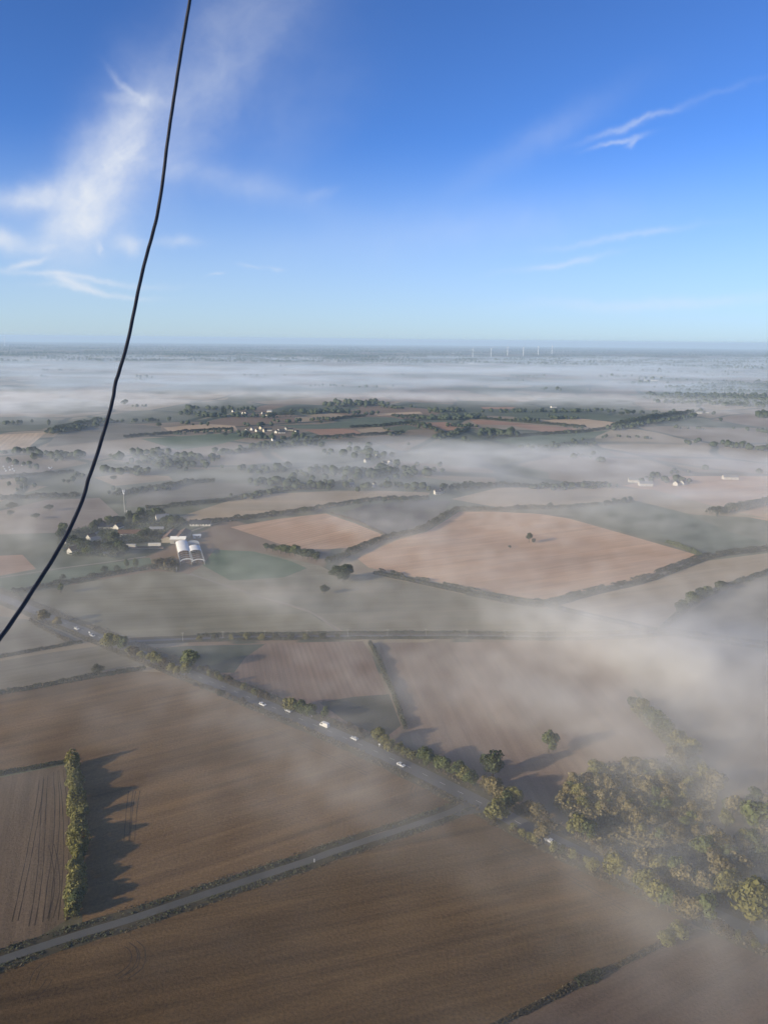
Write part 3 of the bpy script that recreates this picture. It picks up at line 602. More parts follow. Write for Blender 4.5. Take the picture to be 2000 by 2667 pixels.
# hedges, near to far
hedge([(1800,2422),(1722,2461),(1595,2523),(1511,2561),(1426,2607),(1300,2668),(1180,2725)], 1.5, 2.0, 'low ragged hedge in the bottom corner between two ploughed fields', L_DRY, 34, 0.34)
hedge([(1560,2542),(1500,2566)], 2.6, 3.0, 'small leafy green stretch of the low ragged bottom corner hedge', L_HEDGE, 60, 0.34)
hedge([(190,1990),(199,2060),(205,2150),(207,2240),(199,2320),(188,2395)], 5.0, 6.6, 'tall thick yellow green hedge beside the tractor tracks', L_OLIVE, 80, 0.5, 0.0, var=1.7)
hedge([(-110,2036),(0,2018),(100,2001),(184,1983)], 1.7, 2.2, 'low dark hedge leading left from the tall yellow green hedge', L_HEDGE, 34, 0.4)
hedge([(-110,1828),(0,1808),(110,1789),(240,1766),(380,1743)], 2.6, 3.2, 'dark hedge along the top of the wide brown field', L_HEDGE, 34, 0.45)
hedge([(-110,1732),(0,1713),(120,1691),(215,1674)], 2.0, 2.6, 'dark hedge reaching the main road from the left edge', L_HEDGE, 28, 0.45)
hedge([(80,1618),(120,1640),(160,1662),(195,1678)], 1.6, 2.2, 'pale dry hedge beside the upper main road', L_DRY, 24, 0.45)
hedge(offset(LANE[8:], -5.2), 1.6, 2.0, 'dark hedge on the far side of the lane with poles', L_HEDGE, 22, 0.45, 0.0, world=True)
hedge(offset(LANE[10:], 5.0), 1.8, 2.0, 'dark hedge on the near side of the lane with poles', L_HEDGE, 22, 0.45, 0.0, world=True)
hedge([(963,1676),(980,1708),(1005,1767),(1022,1804),(1039,1851),(1056,1900)], 2.6, 2.4, 'thin ragged hedge dropping from the lane towards the main road', L_HEDGE, 50, 0.5)
hedge(offset(TRACK_D, -4.2), 2.2, 2.6, 'hedge on the upper side of the double hedged track', L_HEDGE, 18, 0.5, 0.22, world=True)
hedge(offset(TRACK_D, 4.2), 2.4, 2.8, 'hedge on the lower side of the double hedged track', L_HEDGE, 18, 0.5, 0.18, world=True)
hedge(offset(TRACK_E, 3.4), 2.2, 2.8, 'hedge along the short linking track', L_HEDGE, 18, 0.5, 0.2, world=True)
hedge([(1722,1641),(1772,1599),(1827,1561),(1886,1531),(2000,1493),(2120,1456)], 3.8, 4.2, 'bushy dark hedge rising to the right edge above the lane', L_HEDGE, 24, 0.6)
hedge([(850,1470),(870,1464),(959,1421),(1022,1400),(1098,1383),(1161,1345),(1191,1329)], 4.2, 6.0, 'thick dark hedge between the tan stubble field and the orange field', L_HEDGE, 28, 0.65)
hedge([(1191,1329),(1300,1330),(1363,1325),(1456,1325),(1570,1317),(1646,1308)], 3.6, 4.5, 'long hedge behind the orange field and the green pasture', L_HEDGE, 18, 0.65, 0.15)
hedge([(490,1369),(600,1357),(720,1342),(845,1324),(900,1314),(980,1304),(1116,1301)], 4.0, 5.0, 'dark hedge with trees behind the light tan stubble field', L_HEDGE, 22, 0.7)
hedge([(380,1330),(450,1320),(600,1304),(700,1283),(800,1266),(900,1258)], 3.6, 4.5, 'dark misty hedge running right from the phone mast', L_HEDGE, 16, 0.75)
hedge([(34,1547),(180,1518),(300,1496),(405,1480)], 3.0, 3.6, 'dark hedge below the green paddock and farm', L_HEDGE, 26, 0.55)
hedge([(862,1338),(930,1360),(1010,1398)], 1.6, 2.4, 'thin pale hedge at the corner of the light tan field', L_DRY, 16, 0.6)
hedge([(1735,1414),(1780,1428),(1825,1451)], 3.0, 4.0, 'short misty hedge at the corner of the green pasture', L_GREEN, 22, 0.65)
hedge([(1850,1345),(1900,1333),(2000,1312),(2100,1300)], 7.0, 9.0, 'tall dark hedge in the fog at the right edge', L_HEDGE, 30, 0.8)
hedge([(-60,1252),(0,1247),(100,1239),(194,1231)], 4.0, 6.0, 'misty hedge at the left edge behind the white bales', L_HEDGE, 14, 0.9)
hedge([(-60,1308),(0,1302),(110,1297),(211,1294)], 4.5, 6.0, 'misty hedge at the left edge above the scattered small trees', L_HEDGE, 14, 0.9)
hedge([(300,1292),(380,1280),(480,1262),(560,1256)], 5.0, 7.0, 'grey hedge behind the pale field beside the phone mast', L_HEDGE, 14, 0.9)
hedge([(1180,1271),(1300,1269),(1420,1270),(1580,1266)], 5.0, 7.0, 'misty hedge behind the cream field right of centre', L_HEDGE, 14, 0.9)
RIDGE_HEDGES = [
 ([(820,1141),(911,1137),(1001,1132),(1050,1126)], 'ridge hedge under the reddish brown ridge field'),
 ([(911,1114),(992,1110),(1062,1102)], 'ridge hedge under the broad pale green field'),
 ([(1019,1084),(1104,1087),(1150,1092)], 'ridge hedge leading right to the copse'),
 ([(869,1093),(917,1087),(950,1084)], 'ridge hedge behind the broad pale green field'),
 ([(1065,1101),(1105,1110),(1137,1120),(1152,1129)], 'ridge hedge beside the small orange brown field'),
 ([(1228,1090),(1310,1096),(1391,1103),(1460,1108),(1524,1114)], 'straight dark ridge hedge behind the long reddish field'),
 ([(1270,1143),(1391,1134),(1512,1126),(1590,1117)], 'ridge hedge above the pale green sloping field'),
 ([(1595,1114),(1650,1102),(1700,1091),(1798,1079)], 'thick dark ridge hedge running right from the cream stubble field'),
 ([(325,1141),(401,1134),(506,1124),(608,1119)], 'ridge hedge behind the green field left of the village'),
 ([(600,1185),(680,1170),(760,1160),(830,1150)], 'misty hedge sloping down below the white village'),
 ([(1150,1140),(1190,1128),(1222,1118)], 'short ridge hedge in front of the copse'),
 ([(130,1130),(200,1112),(260,1100)], 'dark ridge hedge at the left behind the black line')]
for pts, lab in RIDGE_HEDGES:
    big = 'thick' in lab or 'black line' in lab
    hedge(pts, 9.0 if big else 4.5, 12.0 if big else 6.0, lab, L_DARK if big else L_HEDGE, 22 if big else 12, 1.2, 0.0, 'ridge hedges')
# ------------------------------------------------------------------ trees
def CFp(u, v): return (150 + u / 3.687, 1240 + v / 3.687)
def lone(x, y, h, kind, label, name='tree', group=None):
    p = at(x, y); return tree((p.x, p.y), h, kind, label, group, name=name)
# roadside, upper part of the main road
row([(283,1688),(296,1692),(309,1695),(322,1700)], ['green', 'lime'], (7.5, 9.5), '{} tree from the left in the green clump hiding the upper main road', 'green clump at the upper main road')
row(along([(335,1706),(400,1730),(470,1763)], 9), ['lime', 'brown', 'drybush'], (4.5, 7.0), '{} misty tree going down the road from the green clump', 'misty trees on the near side of the main road')
lone(499,1746, 10.0, 'green', 'tall dark round tree standing above the misty roadside trees')
lone(486,1762, 7.0, 'lime', 'misty tree in front of the tall dark round roadside tree')
row(along([(515,1742),(600,1782),(700,1823)], 13), ['bush', 'drybush'], (2.6, 4.0), '{} low bush on the far verge left of the green bush clump', 'low bushes on the far verge', 'bush')
row(along([(505,1785),(570,1808),(640,1836)], 8), ['drybush', 'darkbush'], (2.0, 3.4), '{} low bush on the near verge below the tall dark tree', 'low bushes on the near verge', 'bush')
row([(752,1850),(766,1856),(780,1861),(794,1867),(810,1872)], ['green', 'lime'], (5.5, 7.0), '{} tree of the green bush clump above the white van', 'green clump above the van')
lone(847,1876, 6.0, 'tall', 'slender pale tree just behind the white van')
row(along([(868,1886),(955,1922)], 6), ['drybush'], (2.2, 3.2), '{} dry brown bush on the far verge right of the white van', 'dry bushes right of the van', 'bush')
lone(985,1938, 7.0, 'lime', 'round yellow green tree beside the small roadside sign')
row(along([(998,1944),(1085,1985)], 7), ['bush', 'lime'], (3.6, 5.2), '{} small yellow green tree right of the roadside sign tree', 'small yellow green roadside trees')
row([(1100,1990),(1118,1999),(1140,2008),(1160,2018),(1185,2028),(1205,2038),(1227,2047)], ['green', 'lime', 'green'], (6.0, 8.0), '{} green tree in the roadside row above the junction', 'green roadside row above the junction')
lone(1283,2026, 10.5, 'dark', 'tall dark green tree standing behind the roadside row at the junction')
row([(1258,2066),(1272,2072),(1288,2078),(1302,2086)], ['brown', 'browntall'], (6.0, 8.5), '{} brown leaved tree opposite the side road junction', 'brown trees opposite the junction')
row([(1318,2092),(1334,2098),(1322,2108)], ['lime', 'green'], (5.5, 7.5), '{} pale green tree just right of the brown junction trees', 'pale green trees right of the junction')
lone(1292,2140, 8.0, 'lime', 'yellow green tree on the near verge covering the road beside the junction')
lone(1281,2148, 3.0, 'drybush', 'reddish dry bush at the foot of the tree beside the junction', 'bush')
row([(1366,2116),(1383,2124),(1402,2134),(1420,2142)], ['brown', 'drybush', 'browntall'], (4.0, 6.5), '{} brown roadside tree between the junction and the bright green tree', 'brown roadside trees before the wood')
lone(1410,2198, 7.2, 'brown', 'pale brownish tree on the near verge beside the silver car')
row(along([(1330,2160),(1395,2192)], 5), ['drybush', 'bush'], (1.8, 3.0), '{} low bush on the near verge between the junction and the silver car', 'near verge bushes by the junction', 'bush')
row(along([(1440,2215),(1575,2278)], 9), ['drybush', 'bush', 'darkbush'], (2.0, 3.6), '{} low bush on the near verge right of the silver car', 'near verge bushes right of the silver car', 'bush')
lone(1500,2188, 9.5, 'lime', 'big bright yellow green tree beside the silver car')
lone(1522,2192, 8.0, 'green', 'rounded green tree touching the big bright yellow green tree')
row(along([(1535,2212),(1640,2262)], 6), ['drybush', 'brown'], (3.0, 5.0), '{} brown bush on the far verge right of the bright green tree', 'brown far verge bushes')
lone(1600,2288, 8.0, 'lime', 'bright green egg shaped tree on the near verge of the lower road')
lone(1640,2300, 5.5, 'brown', 'small brown tree between the egg shaped tree and the verge trees')
row([(1676,2332),(1697,2346),(1716,2360),(1738,2372),(1760,2384),(1782,2394),(1806,2402)], ['lime', 'green', 'brown'], (6.0, 8.0), '{} tree of the near verge row below the egg shaped tree', 'near verge row at the lower road')
lone(1832,2408, 9.0, 'green', 'tall pale green tree ending the near verge row')
lone(1762,2443, 5.0, 'bush', 'small bright green bush at the corner of the low ragged hedge', 'bush')
lone(1734,2457, 4.0, 'bush', 'smaller green bush on the low ragged hedge', 'bush')
row(along([(1660,2262),(1850,2345)], 9), ['brown', 'lime', 'green'], (5.0, 8.0), '{} foggy tree along the far verge of the lower road', 'foggy far verge trees')
lone(1955,2412, 13.0, 'lime', 'large yellowish tree by the road at the right edge')
lone(1985,2400, 10.0, 'lime', 'yellowish tree cut by the right edge beside the large yellowish one')
row([(1880,2345),(1900,2330),(1875,2318),(1925,2300)], ['lime', 'brown'], (7.0, 10.0), '{} yellowish tree in the fog above the large yellowish tree', 'yellowish trees at the right edge')
row(along([(1860,2420),(1930,2452),(2010,2490)], 6), ['bush', 'drybush'], (2.5, 4.0), '{} pale bush on the near verge in the bottom right fog', 'near verge bushes in the bottom right', 'bush')
# the wood beside the road
def inside(poly, x, y):
    c = False
    for (x0, y0), (x1, y1) in zip(poly, poly[1:] + poly[:1]):
        if (y0 > y) != (y1 > y) and x < (x1 - x0) * (y - y0) / (y1 - y0) + x0: c = not c
    return c
def wood(poly_px, spacing, kinds, hs, label, group, seed):
    r = random.Random(seed); P = [(p.x, p.y) for p in G(poly_px)]
    xs, ys = [p[0] for p in P], [p[1] for p in P]; n = j = 0; y = min(ys); k = 0
    while y < max(ys):
        rank = []
        x = min(xs) + (k % 2) * spacing / 2
        while x < max(xs):
            q = (x + r.uniform(-.35, .35) * spacing, y + r.uniform(-.35, .35) * spacing)
            if inside(P, *q): rank.append((q, r.uniform(*hs), kinds[r.randrange(len(kinds))]))
            x += spacing
        if rank:
            for i, (q, h, kd) in enumerate(rank): tree(q, h * 0.9, kd, label.format({'brown': 'brown', 'browntall': 'brown', 'green': 'green', 'lime': 'yellowish', 'drybush': 'low dry', 'bush': 'low yellowish'}[kd], ORD[i], ORD[j]), group)
            j += 1; n += len(rank)
        y += spacing * 0.87; k += 1
    return n
nw = wood([(1450,2085),(1475,2045),(1560,2005),(1680,2000),(1780,2020),(1800,2100),(1830,2185),(1790,2215),(1700,2200),(1640,2165),(1560,2120),(1500,2125)], 5.2, ['brown', 'lime', 'browntall', 'brown', 'green', 'drybush', 'brown', 'bush'], (3.2, 7.2), '{} wood tree, {} from left in the {} rank from the road', 'trees of the dense brown wood', 3)
nw2 = wood([(1800,2230),(1840,2190),(1930,2180),(2010,2200),(2040,2290),(1950,2300),(1860,2290)], 8.5, ['green', 'lime', 'brown'], (7.0, 10.0), '{} tree, {} from left in the {} rank of the foggy right wood end', 'foggy trees at the right end of the wood', 5)
row([(1645,1852),(1668,1868),(1690,1885),(1712,1902),(1735,1922),(1758,1945),(1782,1962),(1800,1972)], ['green', 'lime'], (6.0, 8.5), '{} pale tree in the foggy line descending to the wood', 'foggy tree line descending to the wood')
row([(1748,2000),(1764,2006),(1830,2040),(1848,2052),(1864,2068)], ['lime', 'brown'], (7.0, 9.0), '{} yellowish tree on the upper right rim of the wood', 'yellowish trees on the rim of the wood')
wood([(1850,2085),(1930,2095),(2020,2110),(2040,2190),(1940,2175),(1860,2170)], 10.0, ['green', 'lime', 'brown'], (5.0, 9.0), '{} tree, {} from left in the {} rank of the misty right thicket', 'misty thicket right of the wood', 8)
lone(1962,2180, 12.0, 'green', 'large green tree standing in the fog right of the wood')
lone(1905,2130, 8.0, 'brown', 'misty brownish tree between the wood and the large green tree')
lone(1428,1960, 9.0, 'green', 'lone round tree in the wide foggy brown field')
# the tall hedge at the left
row([(193,1998),(198,2040),(203,2085),(206,2130),(208,2175),(206,2220),(204,2262),(198,2305),(192,2345),(186,2385)], ['lime', 'green', 'bush'], (4.0, 6.6), '{} tree from the top of the tall yellow green hedge at the left', 'trees standing in the tall left hedge', jitter=2.2, grow=False)
# fields of the middle distance
lone(845,1547, 6.0, 'dark', 'small lone dark round tree in the green field')
row([(882,1510),(893,1516),(905,1508)], ['wide', 'dark'], (11.0, 14.0), '{} tree of the dark clump at the bottom of the thick hedge', 'dark clump at the thick hedge', grow=False)
lone(1377,1413, 10.5, 'dark', 'dark upright tree alone in the large orange tan field')
lone(1389,1414, 5.5, 'darkbush', 'dark bush beside the upright tree in the orange field', 'bush')
lone(1327,1427, 3.2, 'darkbush', 'small dark bush left of the upright tree in the orange field', 'bush')
lone(255,1756, 5.5, 'darkbush', 'dark bush standing out of the hedge above the wide brown field', 'bush')
lone(118,1625, 8.0, 'brown', 'pale misty tree beside the main road near the black line')
lone(152,1634, 6.0, 'brown', 'smaller misty tree beside the upper main road')
lone(160,1545, 6.0, 'tall', 'thin tree alone in the grey green field below the farm')
row(along([(500,1668),(700,1667),(900,1665)], 10), ['darkbush', 'bush'], (2.6, 4.2), '{} bush along the near hedge of the lane', 'bushes along the lane', 'bush')
row(along([(692,1434),(750,1446),(830,1464)], 12), ['dark', 'wide', 'green'], (8.0, 12.0), '{} tree of the short dark belt above the vivid green meadow', 'dark belt above the green meadow')
row([(x / 2.37 + 600, y / 2.37 + 1206) for x, y in ((100,350),(220,335),(270,330),(320,330),(450,312),(500,300),(780,265),(865,255),(950,250),(1060,243),(1150,240))], ['dark', 'wide'], (6.0, 10.0), '{} tree on the hedge behind the light tan stubble field', 'trees on the hedge behind the tan field')
row([(1768,1601),(1780,1594),(1800,1580),(1822,1567),(1840,1556),(1868,1541),(1878,1535)], ['green', 'dark'], (6.5, 10.5), '{} tree on the bushy hedge rising at the right', 'trees on the bushy right hedge')
row([(1430,1322),(1580,1315),(1600,1313),(1625,1310),(1640,1307)], ['dark', 'wide'], (7.0, 9.5), '{} tree on the long hedge behind the green pasture', 'trees on the hedge behind the pasture')
row([(30,1345),(95,1352),(130,1330),(35,1327),(170,1260),(180,1262),(298,1252)], ['dark', 'wide'], (7.0, 10.0), '{} small tree scattered over the misty fields left of the mast', 'scattered trees left of the mast')
row([(1155,1282),(1175,1280),(1192,1278),(1210,1276),(1228,1275),(1246,1274),(1275,1272)], ['wide', 'dark'], (10.0, 14.0), '{} dark tree in the row right of the small white farm', 'dark row right of the small white farm')
# trees round the farm, told apart by the building they stand next to
FARM_NEAR = [((432,508),'leftmost white gabled farm house'),((590,515),'white house with the steep gable'),((715,572),'long farmhouse with the sunlit white wall'),((340,620),'bright gabled house near the black line'),((160,735),'twin gabled white house'),((1010,425),'pale grey roofed house topping the farm'),((1090,600),'brown roofed sheds'),((800,690),'timber stacks'),((90,655),'white gable half hidden by the black line')]
_seen = {}
def farm_tree_label(u, v):
    (x, y), nm = min(FARM_NEAR, key=lambda f: math.hypot(f[0][0] - u, (f[0][1] - v) * 2))
    rel = 'left of' if u < x - 45 else 'right of' if u > x + 45 else 'behind' if v < y else 'in front of'
    k = '%s the %s' % (rel, nm); _seen[k] = _seen.get(k, 0) + 1
    return '%s dark tree %s' % (ORD[_seen[k] - 1], k)
FT = [(700,425),(740,410),(800,395),(835,390),(875,395),(920,400),(955,395),(1010,385),(620,455),(580,460),(500,470),(420,480),(360,500),(480,620),(520,640),(560,655),(430,600),(250,720),(290,760),(220,700),(170,670),(130,650),(60,560),(40,600),(320,720),(380,700),(600,720),(640,740),(560,740),(500,720),(860,580),(900,590),(940,580),(820,600),(1100,470),(1150,455),(1200,465),(1060,460),(760,460)]
for i, (u, v) in enumerate(FT):
    r = random.Random(i); p = at(150 + u / 3.687, 1240 + (v + 14) / 3.687)
    tree((p.x, p.y), r.uniform(9, 14.5), ['dark', 'wide', 'green', 'dark'][i % 4] if i != 2 else 'green', farm_tree_label(u, v), 'trees among the farm houses')
row([(150 + u / 3.687, 1240 + v / 3.687) for u, v in ((920,850),(960,870),(1000,880),(1040,890),(1080,895),(1110,880),(1060,850),(1000,840),(940,880))], ['browntall', 'brown', 'drybush'], (5.5, 8.5), '{} brown tree of the thicket left of the arched barns', 'thicket beside the arched barns')
row([(150 + u / 3.687, 1240 + v / 3.687) for u, v in ((672,890),(764,885))], ['tall'], (8.5, 10.0), '{} upright tree on the hedge below the farm', 'upright trees below the farm')
row([(150 + u / 3.687, 1240 + v / 3.687) for u, v in ((450,935),(65,1010),(580,920))], ['dark', 'wide'], (6.0, 7.5), '{} round tree on the hedge under the green paddock', 'round trees under the paddock')
# the ridge
row([(837,1105),(843,1107)][:1], ['dark'], (11, 12), '{} lone dark tree in the broad pale green ridge field', 'lone ridge tree')
row([(702,1088),(716,1087),(730,1087),(745,1086),(757,1086)], ['wide'], (16.0, 19.0), '{} round dark tree of the row left on the ridge', 'round dark ridge trees')
row([(579,1084),(584,1083),(588,1084)], ['poplar'], (22.0, 26.0), '{} narrow poplar above the ridge village', 'ridge poplars')
row([(1058,1102),(1070,1104),(1086,1106),(1100,1110),(1118,1113)], ['dark', 'wide'], (11.0, 15.0), '{} dark tree beside the small orange brown ridge field', 'trees beside the orange ridge field')
row([(416,1113),(572,1131),(587,1139)], ['wide', 'dark'], (11.0, 15.0), '{} dark tree in the ridge fields left of the village', 'ridge trees left of the village')
row([(1618,1083),(1634,1081),(1648,1080)], ['dark', 'wide'], (13.0, 17.0), '{} dark tree standing in the green ridge pasture', 'trees in the green ridge pasture')
row([(1875,1102)], ['dark'], (14, 15), '{} dark pointed tree alone in the fog right of the ridge', 'lone tree right of the ridge')
print('individual trees', len(TREES))

# ------------------------------------------------------------------ the far trees and woods, too many to count
ICO = bmesh.new(); bmesh.ops.create_icosphere(ICO, subdivisions=2, radius=1.0)
IV2 = np.array([v.co[:] for v in ICO.verts]); IF2 = np.array([[v.index for v in f.verts] for f in ICO.faces]); ICO.free()
ICO = bmesh.new(); bmesh.ops.create_icosphere(ICO, subdivisions=1, radius=1.0)
IV1 = np.array([v.co[:] for v in ICO.verts]); IF1 = np.array([[v.index for v in f.verts] for f in ICO.faces]); ICO.free()
def blob_trees(name, P, Hs, label, mat, fine=False, seed=0, cat='trees'):
    """Many small crowns as one mass: each a lumpy crown on a short stem."""
    rng = np.random.default_rng(seed); IV, IF = (IV2, IF2) if fine else (IV1, IF1)
    n = len(P); nv = len(IV)
    w = Hs * (0.42 + 0.16 * rng.random(n))
    lump = 0.74 + 0.5 * rng.random((n, nv, 1))
    V = IV[None] * lump * np.stack([w, w * (0.85 + 0.3 * rng.random(n)), Hs * 0.46], 1)[:, None, :]
    V[:, :, 2] += (Hs * 0.54)[:, None]
    R = np.hypot(P[:, 0], P[:, 1]); base = np.stack([P[:, 0], P[:, 1], -np.maximum(0, R - 3000) ** 2 / (2 * REFF)], 1)
    V = (V + base[:, None, :]).reshape(-1, 3)
    Q = (IF[None] + (np.arange(n) * nv)[:, None, None]).reshape(-1, 3)
    o = link(name, np_mesh(name, V, Q, mat)); tag(o, label, cat, kind='stuff')
    return o
def far_line(pts, n, hs, rng, jit=6.0, layers=1, thin=None):
    if thin is None: thin = 0.3 if pts[0][1] > 1155 else 0.15
    L = [at(x, y) for x, y in along(pts, max(2, n))]; out = []; hh = []
    for p in L:
        for _ in range(layers):
            if rng.random() < thin: continue
            out.append((p.x + rng.normal(0, jit), p.y + rng.normal(0, jit))); hh.append(rng.uniform(*hs) * rng.uniform(0.38, 0.80))
    return out, hh
def c2(pts, x0, y0, s): return [(x0 + u / s, y0 + v / s) for u, v in pts]
rng = np.random.default_rng(5); P, HH = [], []
def addl(*a, **k):
    o, h = far_line(*a, **k); P.extend(o); HH.extend(h)
A5 = lambda pts: c2(pts, 700, 1033, 3.318)
A6 = lambda pts: c2(pts, 1150, 1033, 3.318)
A2 = lambda pts: c2(pts, 600, 866, 2.37)
A1 = lambda pts: c2(pts, 0, 866, 2.37)
A3 = lambda pts: c2(pts, 1300, 866, 2.37)
# ridge
addl(A5([(340,145),(450,140),(560,140),(660,140)]), 34, (13, 20), rng, jit=14, layers=2)
addl(A5([(140,125),(340,135)]), 14, (8, 12), rng, jit=8)
addl(A5([(690,150),(800,160),(940,150)]), 12, (12, 17), rng, jit=8)
addl(A5([(10,215),(120,225),(220,225)]), 9, (10, 16), rng, jit=8)
addl(A5([(230,230),(330,215),(430,205),(560,205)]), 14, (11, 17), rng, jit=7)
addl(A5([(0,180),(60,180),(110,180)]), 6, (11, 16), rng, jit=7)
addl(A5([(1060,180),(1230,185),(1340,200)]), 18, (8, 13), rng, jit=6)
addl(A5([(1330,190),(1420,195),(1520,195),(1659,195)]), 30, (12, 19), rng, jit=16, layers=2)
addl(A5([(1400,140),(1500,130),(1650,130)]), 22, (12, 18), rng, jit=16, layers=2)
addl(A5([(960,275),(1010,290),(1060,300)]), 7, (7, 10), rng, jit=3)
addl(A5([(1020,340),(1100,335),(1160,325)]), 8, (9, 14), rng, jit=5)
addl(A5([(1220,245),(1300,265),(1400,290),(1480,310)]), 16, (9, 13), rng, jit=5)
addl(A5([(1490,380),(1530,350),(1600,320),(1659,310)]), 12, (11, 17), rng, jit=8, layers=2)
addl(A5([(430,370),(500,365),(600,362),(720,355)]), 12, (5, 9), rng, jit=3)
addl(A5([(890,265),(970,262),(1040,250),(1180,245)]), 14, (6, 10), rng, jit=3)
addl(A6([(0,200),(100,190),(220,190),(330,190),(400,185)]), 26, (12, 20), rng, jit=18, layers=2)
addl(A6([(80,260),(180,265),(270,265)]), 14, (10, 16), rng, jit=8, layers=2)
addl(A6([(400,340),(470,330),(540,335),(600,345)]), 15, (16, 24), rng, jit=16, layers=3)
addl(A6([(150,385),(200,380),(260,385)]), 8, (10, 15), rng, jit=6)
addl(A6([(620,215),(700,215),(800,212)]), 14, (12, 17), rng, jit=9, layers=2)
addl(A6([(970,195),(1060,195),(1150,192)]), 14, (12, 16), rng, jit=7, layers=2)
addl(A6([(880,175),(935,180)]), 2, (13, 17), rng, jit=3)
addl(A6([(360,135),(480,140),(600,135),(680,140),(800,135),(960,135),(1060,135),(1160,135)]), 40, (10, 18), rng, jit=9)
addl(A6([(610,140),(690,130)]), 4, (16, 22), rng, jit=4)
addl(A6([(1150,140),(1190,135)]), 3, (18, 24), rng, jit=3)
addl(A6([(1260,120),(1380,125),(1500,125),(1640,128)]), 14, (11, 17), rng, jit=9)
addl(A6([(1000,320),(1080,318),(1160,318)]), 10, (9, 14), rng, jit=6)
addl(A6([(1000,250),(1100,265),(1230,280)]), 14, (5, 9), rng, jit=3)
addl(A6([(640,440),(780,440),(920,425),(1100,400),(1280,380)]), 20, (8, 13), rng, jit=6)
addl(A6([(1480,285),(1540,265),(1620,250),(1659,245)]), 18, (12, 17), rng, jit=7, layers=2)
addl(A3([(700,605),(800,590),(940,560),(1100,540),(1200,520)]), 60, (11, 17), rng, jit=7, layers=2)
addl(A3([(880,525),(960,535)]), 7, (11, 16), rng, jit=6)
addl(A3([(1180,500),(1240,495),(1310,510)]), 8, (15, 20), rng, jit=6)
addl(A3([(470,490),(560,492),(720,490),(860,498),(1040,500),(1140,502)]), 22, (10, 17), rng, jit=9)
addl(A3([(1470,600),(1560,610),(1640,625),(1700,635)]), 14, (11, 16), rng, jit=7)
addl(A3([(1600,530),(1640,520),(1720,520)]), 10, (24, 32), rng, jit=12, layers=2)
addl(A3([(1080,590),(1180,600),(1270,600)]), 9, (8, 13), rng, jit=6)
# village trees left of centre on the ridge
addl(A1([(1130,500),(1200,510),(1280,520),(1400,520),(1500,525),(1580,525)]), 40, (11, 18), rng, jit=14, layers=2)
addl(A1([(1140,475),(1220,478),(1350,475),(1460,480),(1560,485)]), 22, (14, 22), rng, jit=14)
addl(A1([(1100,560),(1160,570),(1240,570),(1280,575)]), 10, (11, 16), rng, jit=7)
addl(A1([(700,555),(820,555),(900,552),(1000,545),(1050,540)]), 22, (12, 18), rng, jit=9)
addl(A1([(330,625),(400,610),(470,600),(560,585),(640,560),(700,555)]), 34, (12, 18), rng, jit=8, layers=2)
addl(A1([(1060,632),(1140,630),(1220,622),(1280,620),(1430,618)]), 13, (8, 12), rng, jit=4)
addl(A1([(1480,620),(1530,640),(1590,655),(1659,640)]), 18, (9, 15), rng, jit=9, layers=2)
addl(A1([(1500,575),(1560,580),(1659,575)]), 12, (10, 15), rng, jit=8)
# belts in the fog below the ridge
addl(A1([(0,745),(60,750),(120,750),(200,750),(240,745)]), 16, (14, 20), rng, jit=10)
addl(A1([(270,775),(340,775),(430,775),(490,770)]), 18, (14, 20), rng, jit=16, layers=2)
addl(A1([(780,760),(860,765),(930,775),(1000,780),(1060,795),(1150,790),(1260,790)]), 48, (13, 21), rng, jit=24, layers=2)
addl(A1([(850,810),(960,820),(1080,830),(1260,835)]), 36, (11, 17), rng, jit=22, layers=2)
addl(A1([(630,870),(720,868),(820,872),(920,880)]), 26, (12, 17), rng, jit=10)
addl(A1([(460,890),(540,890)]), 7, (9, 13), rng, jit=6)
addl(A1([(1320,760),(1440,745),(1520,730),(1640,715)]), 24, (12, 17), rng, jit=7)
addl(A1([(0,815),(30,810),(120,815),(240,850),(260,855)]), 10, (11, 16), rng, jit=6)
addl(A1([(700,990),(760,985),(820,985)]), 8, (10, 14), rng, jit=8)
addl(A1([(860,985),(940,975),(1040,965)]), 14, (8, 12), rng, jit=6)
addl(A1([(60,930),(130,960),(170,970)]), 9, (9, 14), rng, jit=14)
addl(A1([(400,930),(430,940)]), 3, (10, 14), rng, jit=5)
addl(A2([(0,740),(100,728),(200,715),(330,710),(500,695),(560,700)]), 40, (11, 17), rng, jit=9, layers=2)
addl(A2([(60,645),(200,660),(400,665),(500,670)]), 16, (10, 16), rng, jit=12)
addl(A2([(380,660),(430,650)]), 5, (14, 19), rng, jit=7)
addl(A2([(740,760),(800,755),(860,765),(900,790)]), 16, (13, 19), rng, jit=22, layers=2)
addl(A2([(100,850),(200,860),(300,865),(360,860)]), 22, (11, 17), rng, jit=14)
addl(A2([(480,880),(600,880),(700,885),(800,880),(900,890),(1000,890)]), 48, (12, 19), rng, jit=28, layers=2)
addl(A2([(950,870),(1030,850),(1120,860),(1200,880)]), 20, (12, 18), rng, jit=20, layers=2)
addl(A2([(160,945),(260,940),(340,945),(460,970),(560,955)]), 28, (12, 18), rng, jit=9, layers=2)
addl(A2([(0,1030),(100,1025),(200,1005),(300,990),(360,975)]), 24, (8, 13), rng, jit=6)
addl(A2([(640,960),(720,955),(820,965),(900,960),(1060,965),(1190,985)]), 30, (11, 16), rng, jit=12)
addl(A2([(700,700),(920,720),(1140,690)]), 4, (12, 18), rng, jit=4)
addl(A3([(150,720),(300,715),(440,700),(540,690)]), 22, (8, 13), rng, jit=8)
addl(A3([(480,770),(560,790),(640,790)]), 12, (11, 16), rng, jit=18)
addl(A3([(630,655),(760,650),(960,660)]), 12, (8, 12), rng, jit=8)
addl(A3([(1080,690),(1200,690)]), 7, (11, 16), rng, jit=8)
